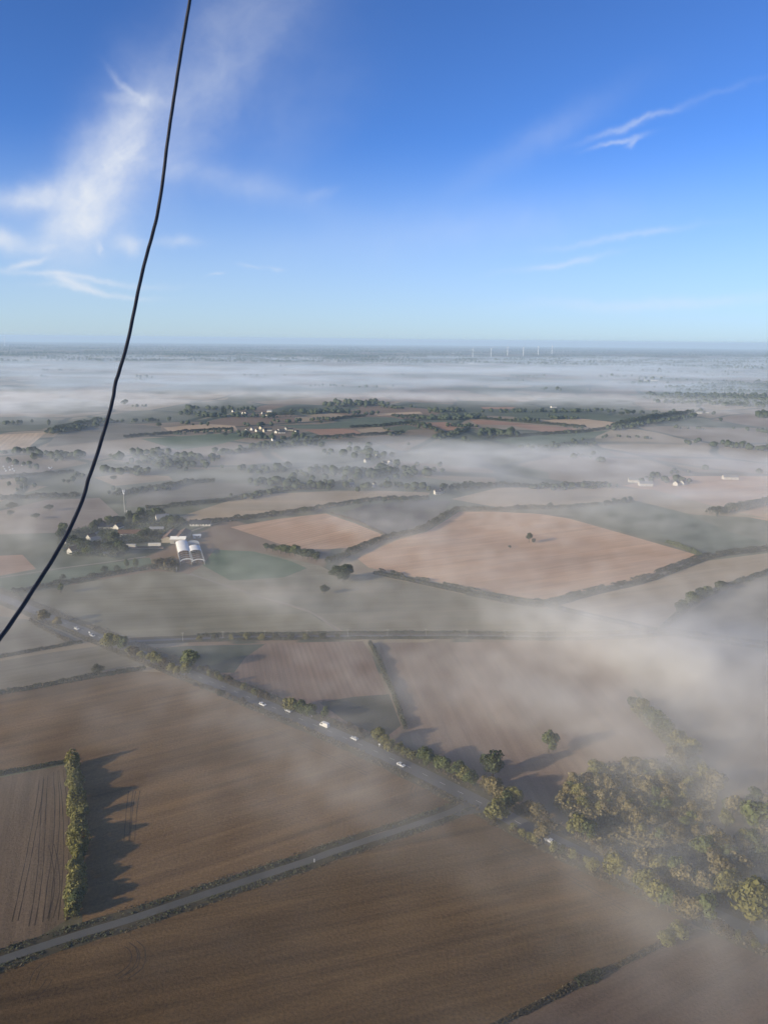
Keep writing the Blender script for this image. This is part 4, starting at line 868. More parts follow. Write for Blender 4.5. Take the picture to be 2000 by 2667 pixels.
addl(A3([(1320,680),(1440,710),(1540,720),(1659,740)]), 24, (13, 19), rng, jit=16)
addl(A3([(1200,840),(1280,850)]), 5, (11, 15), rng, jit=8)
addl(A3([(180,970),(300,965),(420,968),(560,962),(690,955)]), 30, (9, 14), rng, jit=7)
addl(A3([(860,920),(980,915),(1100,925),(1180,925)]), 20, (11, 16), rng, jit=12)
addl(A3([(1040,880),(1160,870)]), 6, (10, 14), rng, jit=8)
addl(A3([(1600,870),(1659,880)]), 6, (12, 16), rng, jit=8)
blob_trees('treeline', np.array(P), np.array(HH), 'dark tree belts on the ridge and in the fog around it', L_DARK, True, 4)
print('belt trees', len(P))
# islands of trees in and beyond the fog sea, far woods and hedgerows
P, HH = [], []
addl(A2([(640,455),(720,448),(830,448),(900,455)]), 34, (17, 26), rng, jit=30, layers=3)
addl(A2([(950,468),(1060,468)]), 14, (12, 18), rng, jit=25, layers=2)
addl(A1([(760,443),(800,443)]), 5, (18, 24), rng, jit=10)
addl(A1([(840,462),(900,462)]), 8, (11, 15), rng, jit=10)
addl(A1([(20,575),(140,560),(180,558)]), 14, (11, 17), rng, jit=10)
addl(A1([(300,572),(330,572)]), 3, (14, 18), rng, jit=6)
for _ in range(16):
    x = rng.uniform(0, 2000); y = rng.uniform(955, 1035); l = rng.uniform(15, 120)
    addl([(x, y), (x + l, y + rng.uniform(-3, 3))], int(l / 7) + 2, (12, 22), rng, jit=22)
for _ in range(14):
    x = rng.uniform(1560, 2050); y = rng.uniform(955, 1010); l = rng.uniform(30, 160)
    addl([(x, y), (x + l, y + rng.uniform(-3, 3))], int(l / 5) + 2, (14, 26), rng, jit=25)
for y0, x0, k in ((1004,1820,60),(1012,1740,80),(1020,1780,70),(1030,1700,80),(1040,1720,80),(1050,1740,60),(1056,1860,40),(1008,1960,30),(1000,1890,30)):
    addl([(x0, y0), (2080, y0 + 4)], k, (14, 22), rng, jit=28, layers=3)
blob_trees('woods', np.array(P), np.array(HH), 'tree tops standing out of the fog sea and the dark wood at the right', L_DARK, False, 6)
P, HH = [], []
for _ in range(900):
    d = 6800 * (50000 / 6800) ** (rng.random() ** 1.25); a = rng.uniform(-0.62, 0.62); l = rng.uniform(60, 700) * (1 if d < 12000 else 2.2)
    q = rng.normal(0, 0.45); n = int(min(26, 3 + l / (26 if d < 12000 else 60)))
    cx, cy_ = d * math.sin(a), d * math.cos(a)
    for t in np.linspace(-.5, .5, n):
        P.append((cx + t * l * math.cos(q) + rng.normal(0, 12), cy_ + t * l * math.sin(q) + rng.normal(0, 20))); HH.append(rng.uniform(11, 21) * (1 if d < 12000 else 1.3))
blob_trees('woods', np.array(P), np.array(HH), 'far hedgerows and woods fading towards the horizon', L_DARK, False, 9)
# rough grass and weeds on the verges
def tufts(name, lines, dens, size, h, mat, label, seed):
    rng = np.random.default_rng(seed); Cs = []; Ns = []
    for line, w in lines:
        Pn = np.array([(p.x, p.y) for p in line]); seg = np.linalg.norm(Pn[1:] - Pn[:-1], axis=1); s = np.concatenate([[0], np.cumsum(seg)])
        n = int(s[-1] * dens); u = rng.random(n) * s[-1]; off = (rng.random(n) - .5) * w
        ok = fbm(u / 8, off / 3 + 7, seed, 3) > 0.42; u, off = u[ok], off[ok]; n = len(u)
        k = np.clip(np.searchsorted(s, u) - 1, 0, len(seg) - 1); T = (Pn[1:] - Pn[:-1])[k] / seg[k][:, None]
        x = np.interp(u, s, Pn[:, 0]) + T[:, 1] * off; y = np.interp(u, s, Pn[:, 1]) - T[:, 0] * off
        Cs.append(np.stack([x, y, rng.random(n) * h + 0.1], 1)); Ns.append(np.tile([[-0.3, -0.3, 0.8]], (n, 1)))
    V, Q = leaf_quads(np.concatenate(Cs), np.concatenate(Ns), np.full(sum(len(c) for c in Cs), size), rng)
    o = link(name, np_mesh(name, V, Q, mat)); tag(o, label, 'grass', kind='stuff')
tufts('verge_grass', [(offset(ROAD_A, -8.4), 7.0), (offset(ROAD_A, 7.0), 5.0)], 7, 0.42, 1.0, L_DRY, 'dry brown grass and weeds along the main road', 2)
tufts('verge_grass', [(offset(ROAD_B, 3.7), 3.0), (offset(ROAD_B, -3.6), 3.0)], 7, 0.30, 0.7, L_HEDGE, 'dark weeds along the narrow side road', 4)
tufts('verge_grass', [(offset(ROAD_B, 5.8), 1.4), (offset(ROAD_B, -5.6), 1.2)], 2, 0.30, 0.5, L_DRY, 'thin dry grass line where the side road ditch meets the fields', 6)

def undergrowth(poly_px, n, h, size, mat, label, seed):
    P = [(p.x, p.y) for p in G(poly_px)]; rng = np.random.default_rng(seed); xs, ys = zip(*P); C = []
    while len(C) < n:
        q = (rng.uniform(min(xs), max(xs)), rng.uniform(min(ys), max(ys)))
        if inside(P, *q): C.append((q[0], q[1], 0.0))
    C = np.array(C); C[:, 2] = rng.random(n) * h * (0.3 + 1.2 * fbm(C[:, 0] / 7, C[:, 1] / 7, seed, 3))
    V, Q = leaf_quads(C, np.tile([[-.3, -.2, .8]], (n, 1)), np.full(n, size), rng)
    o = link('undergrowth', np_mesh('undergrowth', V, Q, mat)); tag(o, label, 'undergrowth', kind='stuff')
undergrowth([(1440,2100),(1470,2050),(1560,2000),(1680,1992),(1790,2005),(1870,2060),(1840,2190),(1790,2235),(1700,2225),(1560,2160),(1500,2150)], 30000, 3.6, 0.5, L_BROWN, 'brown undergrowth between the trees of the dense wood', 3)
undergrowth([(1480,2170),(1560,2165),(1700,2230),(1800,2240),(1880,2200),(2060,2210),(2100,2420),(1990,2400),(1870,2350),(1640,2265)], 22000, 2.6, 0.5, L_BROWN, 'pale brown scrub between the wood and the lower road', 5)
undergrowth([(1640,1850),(1700,1885),(1800,1960),(1880,2060),(1800,2000),(1720,1930)], 5000, 2.6, 0.5, L_LIME, 'thin scrub under the foggy tree line', 7)
undergrowth([CFp(u, v) for u, v in ((20,560),(380,470),(650,430),(1000,380),(1250,440),(1060,540),(1060,640),(640,650),(560,790),(120,770),(0,690))], 16000, 3.2, 0.7, L_DARK, 'dark garden shrubs around the farm houses', 9)
undergrowth([CFp(u, v) for u, v in ((900,830),(1130,800),(1170,900),(1130,930),(1000,900))], 5000, 3.2, 0.6, L_BROWN, 'brown brambles below the arched barns', 10)
# ------------------------------------------------------------------ buildings
M_WALL = plain('render_white', (0.56, 0.53, 0.47), 0.85); M_WALLC = plain('render_cream', (0.52, 0.46, 0.32), 0.85); M_STONE = plain('stone_wall', (0.34, 0.29, 0.22), 0.9, var=0.25, scale=1.5)
M_SLATE = plain('slate', (0.040, 0.043, 0.052), 0.85, 0.1, 0.25, 0.8); M_TILE = plain('roof_tile', (0.115, 0.065, 0.047), 0.85, var=0.25, scale=0.9); M_GREYR = plain('grey_roof', (0.20, 0.205, 0.215), 0.75, 0.2)
M_GLASS = plain('window_glass', (0.03, 0.035, 0.045), 0.15, 0.5); M_DOOR = plain('door_wood', (0.13, 0.09, 0.06), 0.6)
M_COVER = plain('barn_cover', (0.80, 0.77, 0.70), 0.55, 0.3); M_STEEL = plain('galvanised', (0.52, 0.54, 0.55), 0.45, 0.4); M_SHEET = plain('sheet_brown', (0.155, 0.10, 0.075), 0.75, var=0.3, scale=0.5); M_CONC = plain('concrete', (0.33, 0.31, 0.28), 0.9)
def box(name, x0, x1, y0, y1, z0, z1, mat, parent):
    V = [(x, y, z) for z in (z0, z1) for x, y in ((x0, y0), (x1, y0), (x1, y1), (x0, y1))]
    return mesh_obj(name, V, [(3, 2, 1, 0), (4, 5, 6, 7), (0, 1, 5, 4), (1, 2, 6, 5), (2, 3, 7, 6), (3, 0, 4, 7)], mat, parent)
def gable_house(name, p, rz, L, W, wall_h, roof_h, label, wall=None, roofm=None, cat='house', group=None, windows=3, chimney=True, porch=False):
    """Gabled building: walls with gables, overhanging roof, chimney, windows, door."""
    e = empty(name, (p[0], p[1], drop(p[0], p[1])), rz); tag(e, label, cat, group); l, w = L / 2, W / 2; wm, rm = wall or M_WALL, roofm or M_SLATE
    V = [(-l, -w, 0), (l, -w, 0), (l, w, 0), (-l, w, 0), (-l, -w, wall_h), (l, -w, wall_h), (l, w, wall_h), (-l, w, wall_h), (-l, 0, wall_h + roof_h), (l, 0, wall_h + roof_h)]
    mesh_obj('wall', V, [(0, 1, 5, 4), (2, 3, 7, 6), (1, 2, 6, 9, 5), (3, 0, 4, 8, 7)], wm, e)
    o, t = 0.35, 0.22; k = roof_h / w; ze = wall_h - o * k
    a = [(-w - o, ze + .03), (0, wall_h + roof_h + .03), (w + o, ze + .03), (w + o, ze + .03 + t), (0, wall_h + roof_h + .03 + t * 1.2), (-w - o, ze + .03 + t)]
    V = [(x, y, z) for x in (-l - o, l + o) for y, z in a]
    F = [(i, (i + 1) % 6, 6 + (i + 1) % 6, 6 + i) for i in range(6)] + [(0, 5, 4, 1), (1, 4, 3, 2), (6, 7, 10, 11), (7, 8, 9, 10)]
    r = mesh_obj('roof', V, F, rm, e)
    if chimney:
        for s in ((-1,) if L < 11 else (-1, 1)): box('chimney', s * (l - 0.9) - .4, s * (l - 0.9) + .4, -.35, .35, wall_h + roof_h * 0.6, wall_h + roof_h + 1.0, M_TILE, r)
    for s in (-1, 1):
        for i in range(windows):
            x = -l + L * (i + 0.7) / (windows + 0.4)
            f = box('window', x - .5, x + .5, s * w - .05, s * w + .05, 1.0, 2.2, M_GLASS, e)
            box('sill', x - .6, x + .6, s * w - .08 + s * .08, s * w + .08 + s * .08, .88, 0.99, M_CONC, f)
    box('door', -.5, .5, -w - .06, -w + .04, 0.02, 2.1, M_DOOR, e)
    box('window', l - .05, l + .05, -.5, .5, wall_h * 0.7, wall_h * 0.7 + 1.2, M_GLASS, e)
    return e
def CF(u, v): return (150 + u / 3.687, 1240 + v / 3.687)
FARM = [  # crop point, heading, length, width, wall, roof, label
 ('house', (432,508), 0.35, 9, 7, 4.2, 3.2, 'white gabled house left end of the farm roofs below the mast', M_WALL, M_SLATE),
 ('house', (495,508), 0.08, 18, 6, 3.2, 2.2, 'long low white house between two white gables', M_WALL, M_SLATE),
 ('house', (590,515), 1.25, 11, 8, 4.5, 3.8, 'white house with a steep gable facing the fields', M_WALL, M_SLATE),
 ('house', (715,572), 0.10, 30, 8, 3.6, 3.6, 'long farmhouse with a dark brown roof and sunlit white wall', M_WALL, M_TILE),
 ('house', (330,612), 1.1, 10, 7, 4.0, 3.4, 'white house with bright gable left of the dark trees', M_WALL, M_SLATE),
 ('house', (372,634), 0.7, 12, 7, 3.6, 3.0, 'grey roofed house touching the bright gabled house', M_WALL, M_GREYR),
 ('house', (150,742), 1.2, 10, 7, 4.2, 3.6, 'white house with twin gables beside the black line', M_WALL, M_TILE),
 ('house', (195,722), 1.2, 9, 6.5, 4.2, 3.4, 'smaller white house behind the twin gabled one', M_WALL, M_TILE),
 ('house', (1010,425), 0.5, 16, 9, 4.0, 4.2, 'pale grey roofed house at the top of the farm', M_WALL, M_GREYR),
 ('house', (1375,474), 0.05, 26, 8, 3.0, 3.8, 'dark roofed long house with a bright white gable', M_WALL, M_SLATE),
 ('house', (90,655), 1.2, 8, 6, 4.2, 3.2, 'white gable half hidden by the black line', M_WALL, M_SLATE),
 ('shed', (380,572), 1.1, 5, 4, 2.8, 1.6, 'tiny white shed above the bright gabled house', M_WALL, M_GREYR),
 ('shed', (955,525), 0.1, 17, 6, 3.0, 2.0, 'pale shed right of the long farmhouse', M_STONE, M_GREYR),
 ('shed', (1340,590), 0.3, 9, 6, 2.8, 1.2, 'small silver shed behind the arched barns', M_STEEL, M_STEEL),
 ('shed', (1090,600), 1.62, 38, 13, 4.5, 3.0, 'brown roofed long shed just behind the left arched barn', M_STONE, M_SHEET),
 ('shed', (1200,600), 1.62, 40, 14, 4.5, 3.0, 'brown roofed long shed just behind the right arched barn', M_STONE, M_SHEET),
 ('shed', (470,760), 0.8, 6, 4, 2.5, 1.2, 'small white hut among the trees below the farm houses', M_WALL, M_GREYR),
]
for nm, (u, v), rz, L, W, wh, rh, lab, wm, rm in FARM:
    p = at(*CF(u, v)); gable_house(nm, p, rz, L * .86, W * .86, wh * .86, rh * .86, lab, wm, rm, 'house' if nm == 'house' else 'shed', chimney=nm == 'house', windows=max(2, int(L / 4)))
# the two arched barns, only partly covered
def hoop_barn(p0, p1, width, rise, eave, cover, label, cover2=None):
    """Arched steel barn from far end p0 to near end p1; cover gives the covered share of the length."""
    d = Vector((p1.x - p0.x, p1.y - p0.y, 0)); L = d.length; rz = math.atan2(d.y, d.x)
    e = empty('arched_barn', (p0.x, p0.y, 0), rz); tag(e, label, 'barn'); w = width / 2; n = 14
    arc = [(w * math.cos(math.pi - math.pi * k / n), eave + rise * math.sin(math.pi * k / n)) for k in range(n + 1)]
    def sheet(x0, x1, nm, mat):
        V = []; F = []; m = 6
        for i in range(m + 1):
            x = x0 + (x1 - x0) * i / m
            for y, z in arc: V.append((x, y, z + .12)); 
        nn = n + 1
        for i in range(m):
            for k in range(n): F.append((i * nn + k, (i + 1) * nn + k, (i + 1) * nn + k + 1, i * nn + k + 1))
        o = mesh_obj(nm, V, F, mat, e); s = o.modifiers.new('thick', 'SOLIDIFY'); s.thickness = 0.08
        return o
    for a, b in cover: sheet(L * a, L * b, 'roof_cover', M_COVER)
    ribs = 11
    for i in range(ribs):
        x = L * i / (ribs - 1); V = []; F = []; r = 0.08
        prof = [(-w, 0)] + arc + [(w, 0)]
        for y, z in prof:
            for dx, dz in ((-r, -r), (r, -r), (r, r), (-r, r)): V.append((x + dx, y * (1 + dz * .02), z + dz))
        for k in range(len(prof) - 1):
            for q in range(4): F.append((4 * k + q, 4 * k + (q + 1) % 4, 4 * k + 4 + (q + 1) % 4, 4 * k + 4 + q))
        mesh_obj('hoop', V, F, M_STEEL, e)
    for y in (-w, w):
        box('rail', 0, L, y - .12, y + .12, eave - .1, eave + .18, M_STEEL, e); box('side_wall', 0.1, L - .1, y - .09, y + .09, 0, 1.6, M_CONC, e)
    V = [(L + .12, y, z) for y, z in arc] + [(L + .12, y, z - .9) for y, z in arc]
    mesh_obj('end_arch', V, [(k, k + 1, n + 2 + k, n + 1 + k) for k in range(n)], M_COVER, e)
    V = [(-.12, y, z) for y, z in arc] + [(-.12, -w, 1.6), (-.12, w, 1.6)]
    mesh_obj('end_wall', V, [tuple(list(range(n + 1)) + [n + 2, n + 1])], M_STEEL, e)
    for y in (-w * .45, w * .45): box('straw_bay', L * .1, L * .93, y - w * .3, y + w * .3, 0.02, 1.1, M_SHEET, e)
    return e
print('barn', at(*CF(1195, 668)), at(*CF(1245, 856)), at(*CF(1352, 862)))
b0, b1 = at(*CF(1195, 672)), at(*CF(1245, 850)); hoop_barn(b0, b1, 11.2, 2.3, 3.6, [(0.0, 0.58)], 'left arched barn with a long cream roof cover over open hoops')
b0, b1 = at(*CF(1302, 672)), at(*CF(1354, 855)); hoop_barn(b0, b1, 11.2, 2.3, 3.6, [(0.26, 0.54)], 'right arched barn with a short cream roof cover over open hoops')
gp = at(*CF(1165, 640)); gable_house('shed', gp, 0.03, 15, 7, 4.5, 2.0, 'shed with a pale low gable at the head of the left arched barn', M_CONC, M_COVER, 'shed', chimney=False, windows=2)
# villages on the ridge and single farms in the fog
def C4(u, v): return (550 + u / 5.53, 1030 + v / 5.53)
VILL = [((322,238),'white house beside the ridge poplars'),((468,266),'small white house right of the ridge poplars'),((504,268),'white cottage touching the trees right of the poplars'),((750,268),'white gable of the big ridge farm'),((775,290),'cream barn of the big ridge farm'),((845,240),'low white roof behind the big ridge farm'),
 ((506,515),'white gable at the left end of the ridge village'),((665,520),'white cottage second from the left in the ridge village'),((725,490),'tall cream house in the ridge village'),((778,525),'narrow white gable right of the tall cream house'),((945,540),'white house low in the middle of the ridge village'),((975,520),'white roofed house in the middle of the ridge village'),((1020,522),'long white house right of the middle of the ridge village'),((1020,545),'small white house under the long white village house'),((1080,492),'white gable at the upper right of the ridge village'),((1135,508),'long cream house at the right of the ridge village'),((1235,540),'grey white house at the right end of the ridge village'),((590,500),'dark roofed house inside the ridge village'),((830,510),'dark roofed long house above the middle of the ridge village'),((900,652),'tiny white hut in the fog under the ridge village')]
for i, ((u, v), lab) in enumerate(VILL):
    r = random.Random(i + 9); p = at(*C4(u, v)); long_ = 'long' in lab or 'barn' in lab or 'roof behind' in lab
    gable_house('house', p, r.uniform(0.5, 1.5) if not long_ else r.uniform(-.3, .3), 14 if long_ else r.uniform(6.5, 8.5), r.uniform(5.5, 7), 5.0 if 'tall' in lab else 3.2, r.uniform(2.6, 3.4), lab, M_WALLC if 'cream' in lab else M_WALL, M_GREYR if 'roofed house in' in lab or 'low white' in lab else M_SLATE, windows=3)
OUT = [((1148,1284),'white gabled house of the small farm in the fog',11,8),((1138,1287),'second white house of the small farm in the fog',10,7),((974,1268),'tiny white house in the misty belt right of centre',9,7),((910,1268),'low pale shed in the misty belt',16,7),((985,1192),'white house in the fog below the ridge',10,8),((1000,1211),'pale house in the fog below the ridge',12,8),((1016,1208),'second pale house in the fog below the ridge',10,8),((956,1204),'grey house in the fog below the ridge',12,8),
 ((1660,1256),'long white poultry shed nearest the tan field in fog',34,11),((1680,1265),'second long white poultry shed in fog',24,11),((1760,1264),'small white house right of the poultry sheds',12,9),((1778,1262),'pale house beside the small white one right of the poultry sheds',14,9),((1900,1248),'long pale shed in the fog at the right edge',28,11),
 ((1838,1076),'white house at the end of the dark ridge hedge',16,10),((1820,1077),'grey roofed house at the end of the dark ridge hedge',18,10),((1441,1062),'white shed behind the ridge tree row',22,12),((1683,991),'white farm shed in the fog sea at the right',30,14),((1690,991),'second white farm shed in the fog sea',18,12),((1704,992),'long white farm shed in the fog sea',44,14),((1723,981),'white house on the low rise in the fog sea',18,12),
 ((1208,946),'white silo building under the first wind turbine',40,25),((1226,947),'white hall beside the silo building under the turbines',60,25),((1238,947),'low white hall right of the silo building',45,22),((1579,908),'bright white building on the far dark plain',90,50),((1180,921),'small white building on the far plain left of the turbines',50,30),((874,962),'white village house at the far edge of the fog',30,18),((884,961),'second white village house at the far edge of the fog',28,18),((898,962),'third white village house at the far edge of the fog',30,18),((912,961),'fourth white village house at the far edge of the fog',28,18)]
for i, ((x, y), lab, L, W) in enumerate(OUT):
    p = at(x, y); r = random.Random(i); sc = 1 + max(0, p.y - 2600) / 9000
    gable_house('shed' if 'shed' in lab or 'hall' in lab or 'building' in lab else 'house', p, r.uniform(-.25, .25) if L > 15 else r.uniform(.3, 1.3), L * .78, W * .78, 3.7 * sc, 2.8 * sc, lab, M_WALL, M_GREYR if L > 15 else M_SLATE, 'shed' if 'shed' in lab else 'house' if 'house' in lab else 'building', windows=3, chimney='house' in lab)
# farmyard stacks and a trailer
def timber_stack(p, rz, L, label):
    e = empty('timber_stack', (p.x, p.y, 0), rz); tag(e, label, 'timber stack', 'timber stacks in the farm yard'); r = random.Random(int(L * 10))
    for i in range(5):
        for j in range(2):
            box('beam', -L / 2 + r.uniform(0, .5), L / 2 - r.uniform(0, .5), -1.6 + i * .66, -1.0 + i * .66, .02 + j * .62, .60 + j * .62, M_SHEET if (i + j) % 3 else M_STONE, e)
for i, (u, v, L) in enumerate(((775,692,13),(825,693,12),(875,694,10),(960,694,12))):
    timber_stack(at(*CF(u, v)), 0.05, L, '%s brown timber stack right of the white trailer in the yard' % ORD[i])
def trailer(p, rz, label):
    e = empty('trailer', (p.x, p.y, 0), rz); tag(e, label, 'trailer')
    box('cargo_box', -6, 6, -1.25, 1.25, 1.1, 3.7, M_WALL, e); box('chassis', -5.8, 5.8, -.5, .5, .75, 1.09, M_STEEL, e)
    for x in (-4.5, -3.3, 4.2):
        for s in (-1, 1): wheel(e, x, s * 1.05, .5, .3)
def wheel(parent, x, y, r, w):
    bm = bmesh.new(); bmesh.ops.create_cone(bm, cap_ends=True, segments=14, radius1=r, radius2=r, depth=w, matrix=Matrix.Translation((x, y, r)) @ Matrix.Rotation(math.pi / 2, 4, 'X'))
    me = bpy.data.meshes.new('wheel'); bm.to_mesh(me); bm.free(); me.materials.append(M_RUBBER); o = link('wheel', me, parent)
    bm = bmesh.new(); bmesh.ops.create_cone(bm, cap_ends=True, segments=10, radius1=r * .58, radius2=r * .58, depth=w + .03, matrix=Matrix.Translation((x, y, r)) @ Matrix.Rotation(math.pi / 2, 4, 'X'))
    me = bpy.data.meshes.new('rim'); bm.to_mesh(me); bm.free(); me.materials.append(M_STEEL); link('rim', me, o)
M_RUBBER = plain('rubber', (0.02, 0.02, 0.02), 0.8)
trailer(at(*CF(693, 690)), 0.1, 'white box trailer in the farm yard beside the timber stacks')
trailer(at(*CF(935, 678)), 0.1, 'second white trailer behind the timber stacks')
# ------------------------------------------------------------------ vehicles
def paint(name, col):
    m, nt, b = new_mat(name); b.inputs['Base Color'].default_value = col + (1,); b.inputs['Roughness'].default_value = 0.28; b.inputs['Specular IOR Level'].default_value = 0.5
    f = noise(nt, position(nt), 3.0, 3); nt.links.new(ramp(nt, f, [(0.3, [c * .93 for c in col]), (0.7, col)]), b.inputs['Base Color'])
    return m
P_WHITE, P_SILVER, P_CREAM = paint('car_white', (0.62, 0.62, 0.61)), paint('car_silver', (0.42, 0.43, 0.46)), paint('van_white', (0.72, 0.70, 0.67))
M_LAMP = plain('headlight', (0.8, 0.8, 0.75), 0.1, 0.5)
def vehicle(kind, line, px, side, flip, col, label):
    p = at(*px); t, c = heading(line, p); n = Vector((t.y, -t.x, 0)); pos = c + n * side
    pos = c + t * (Vector((p.x, p.y, 0)) - c).dot(t) + n * side
    if flip: t = -t
    e = empty(kind, (pos.x, pos.y, 0.10), math.atan2(t.y, t.x)); tag(e, label, kind)
    if kind == 'van': prof, w, glz = [(-2.75, .4), (-2.75, 2.45), (-2.6, 2.6), (1.2, 2.6), (1.75, 2.4), (2.3, 1.45), (2.75, 1.2), (2.8, .4)], 1.0, [(.55, 1.5), (.55, 2.2), (1.55, 2.2), (2.1, 1.5)]
    else: prof, w, glz = [(-2.1, .3), (-2.15, .95), (-1.75, 1.35), (-1.3, 1.5), (.2, 1.5), (1.0, 1.0), (2.05, .8), (2.1, .3)], .88, [(-1.55, 1.0), (-1.2, 1.42), (.15, 1.42), (.75, 1.0)]
    V = [(x, s * (w if z < 1.1 else w * (.95 if kind == 'van' else .82)), z) for s in (-1, 1) for x, z in prof]; m = len(prof)
    body = mesh_obj('body', V, [tuple(range(m)), tuple(range(2 * m - 1, m - 1, -1))] + [(k, m + k, m + (k + 1) % m, (k + 1) % m) for k in range(m)], col, e)
    bv = body.modifiers.new('soft', 'BEVEL'); bv.width = .08; bv.segments = 2
    for s in (-1, 1):
        yy = s * (w * (1.0 if kind == 'van' else .93)); V = [(x, yy + s * .01, z) for x, z in glz] + [(x, yy - s * .12, z) for x, z in glz]; q = len(glz)
        mesh_obj('side_window', V, [tuple(range(q)), tuple(range(2 * q - 1, q - 1, -1))] + [(k, q + k, q + (k + 1) % q, (k + 1) % q) for k in range(q)], M_GLASS, e)
    a, b = ((1.76, 2.36), (2.26, 1.52)) if kind == 'van' else ((.24, 1.46), (.96, 1.06))
    mesh_obj('windscreen', [(a[0] + .04, -w * .74, a[1] + .04), (a[0] + .04, w * .74, a[1] + .04), (b[0] + .04, w * .82, b[1] + .04), (b[0] + .04, -w * .82, b[1] + .04)], [(0, 1, 2, 3)], M_GLASS, e)
    if kind == 'car': mesh_obj('rear_window', [(-1.36, -w * .72, 1.51), (-1.36, w * .72, 1.51), (-1.80, w * .78, 1.36), (-1.80, -w * .78, 1.36)], [(0, 1, 2, 3)], M_GLASS, e)
    fx = 2.72 if kind == 'van' else 2.06
    for s in (-1, 1): box('headlight', fx - .1, fx + .1, s * w * .72 - .18, s * w * .72 + .18, .72, .92, M_LAMP, e)
    for x in ((-1.7, 1.8) if kind == 'van' else (-1.3, 1.3)):
        for s in (-1, 1): wheel(e, x, s * (w - .1), .34, .24)
    return e
vehicle('car', ROAD_A, (206,1638), 1.8, False, P_WHITE, 'bright white car highest up the main road')
vehicle('car', ROAD_A, (246,1656), 1.8, False, P_SILVER, 'pale car just behind the highest white car')
vehicle('car', ROAD_A, (691,1834), 1.8, False, P_WHITE, 'white car coming down the road left of the green clump')
vehicle('car', ROAD_A, (746,1857), -1.8, True, P_SILVER, 'small light car in the far lane ahead of the van')
vehicle('van', ROAD_A, (840,1896), -1.9, True, P_CREAM, 'tall white delivery van on the main road')
vehicle('car', ROAD_A, (917,1930), -1.8, True, P_WHITE, 'white car following the delivery van')
vehicle('car', ROAD_A, (1049,1992), 1.8, False, P_WHITE, 'low white car in the near lane above the junction')
vehicle('car', ROAD_A, (1436,2188), 1.8, True, P_SILVER, 'silver white car on the lower road beside the bright green tree')
# ------------------------------------------------------------------ posts, poles, mast
def tube(name, p, q, r0, r1, mat, parent, seg=10):
    p, q = Vector(p), Vector(q); d = q - p; bm = bmesh.new()
    bmesh.ops.create_cone(bm, cap_ends=True, segments=seg, radius1=r0, radius2=r1, depth=d.length, matrix=Matrix.Translation((p + q) / 2) @ d.to_track_quat('Z', 'Y').to_matrix().to_4x4())
    me = bpy.data.meshes.new(name); bm.to_mesh(me); bm.free(); me.materials.append(mat); return link(name, me, parent)
M_POLE = plain('pole_concrete', (0.36, 0.345, 0.31), 0.85); M_SIGN = plain('sign_white', (0.75, 0.75, 0.74), 0.5)
for i, (x, y) in enumerate(((477,1671),(582,1668),(690,1666),(800,1664),(906,1663),(1009,1662),(1109,1661),(1215,1662),(1315,1664),(1421,1666),(1528,1664),(1631,1661))):
    p = at(x, y); e = empty('utility_pole', (p.x, p.y, 0)); tag(e, '%s pole from the left along the hedged lane' % ORD[i], 'pole', 'poles along the hedged lane')
    tube('shaft', (0, 0, 0), (0, 0, 6.6), .12, .08, M_POLE, e); box('cross_arm', -.9, .9, -.08, .08, 6.0, 6.16, M_POLE, e)
    for s in (-.8, .8): tube('insulator', (s, 0, 6.16), (s, 0, 6.4), .05, .05, M_SIGN, e, 6)
def post(x, y, h, label, panel=True):
    p = at(x, y); e = empty('marker_post', (p.x, p.y, 0)); tag(e, label, 'post'); tube('shaft', (0, 0, 0), (0, 0, h), .09, .09, M_SIGN, e, 8)
    if panel: box('sign_panel', -.45, .45, -.10, -.16, h - .9, h, M_SIGN, e)
post(819,2246, 1.6, 'small white marker post beside the narrow side road', False); post(811,1872, 2.0, 'small white sign in front of the green bush clump'); post(988,1946, 2.0, 'small white sign under the yellow green roadside tree'); post(234,1652, 2.0, 'small white sign between the two highest cars')
post(460.5,1489, 4.5, 'thin white post in front of the left arched barn', False); post(63,1277, 9.0, 'thin pale post in the misty field at the left edge', False)
mp = at(326,1334); e = empty('phone_mast', (mp.x, mp.y, 0)); tag(e, 'tall pale phone mast standing in the mist above the farm', 'mast')
tube('shaft', (0, 0, 0), (0, 0, 26), .55, .32, M_POLE, e, 12); tube('platform', (0, 0, 23.2), (0, 0, 23.5), 1.1, 1.1, M_STEEL, e, 12)
for k in range(3):
    a = 2.1 * k + .4; box('antenna_panel', math.cos(a) * 1.0 - .3, math.cos(a) * 1.0 + .3, math.sin(a) * 1.0 - .25, math.sin(a) * 1.0 + .25, 23.6, 26.6, M_SIGN, e)
tube('dish', (.4, -.5, 22.2), (.4, -.9, 22.2), .7, .7, M_SIGN, e, 14); box('cabinet', 1.5, 3.5, -1, 1, 0.02, 2.2, M_CONC, e)
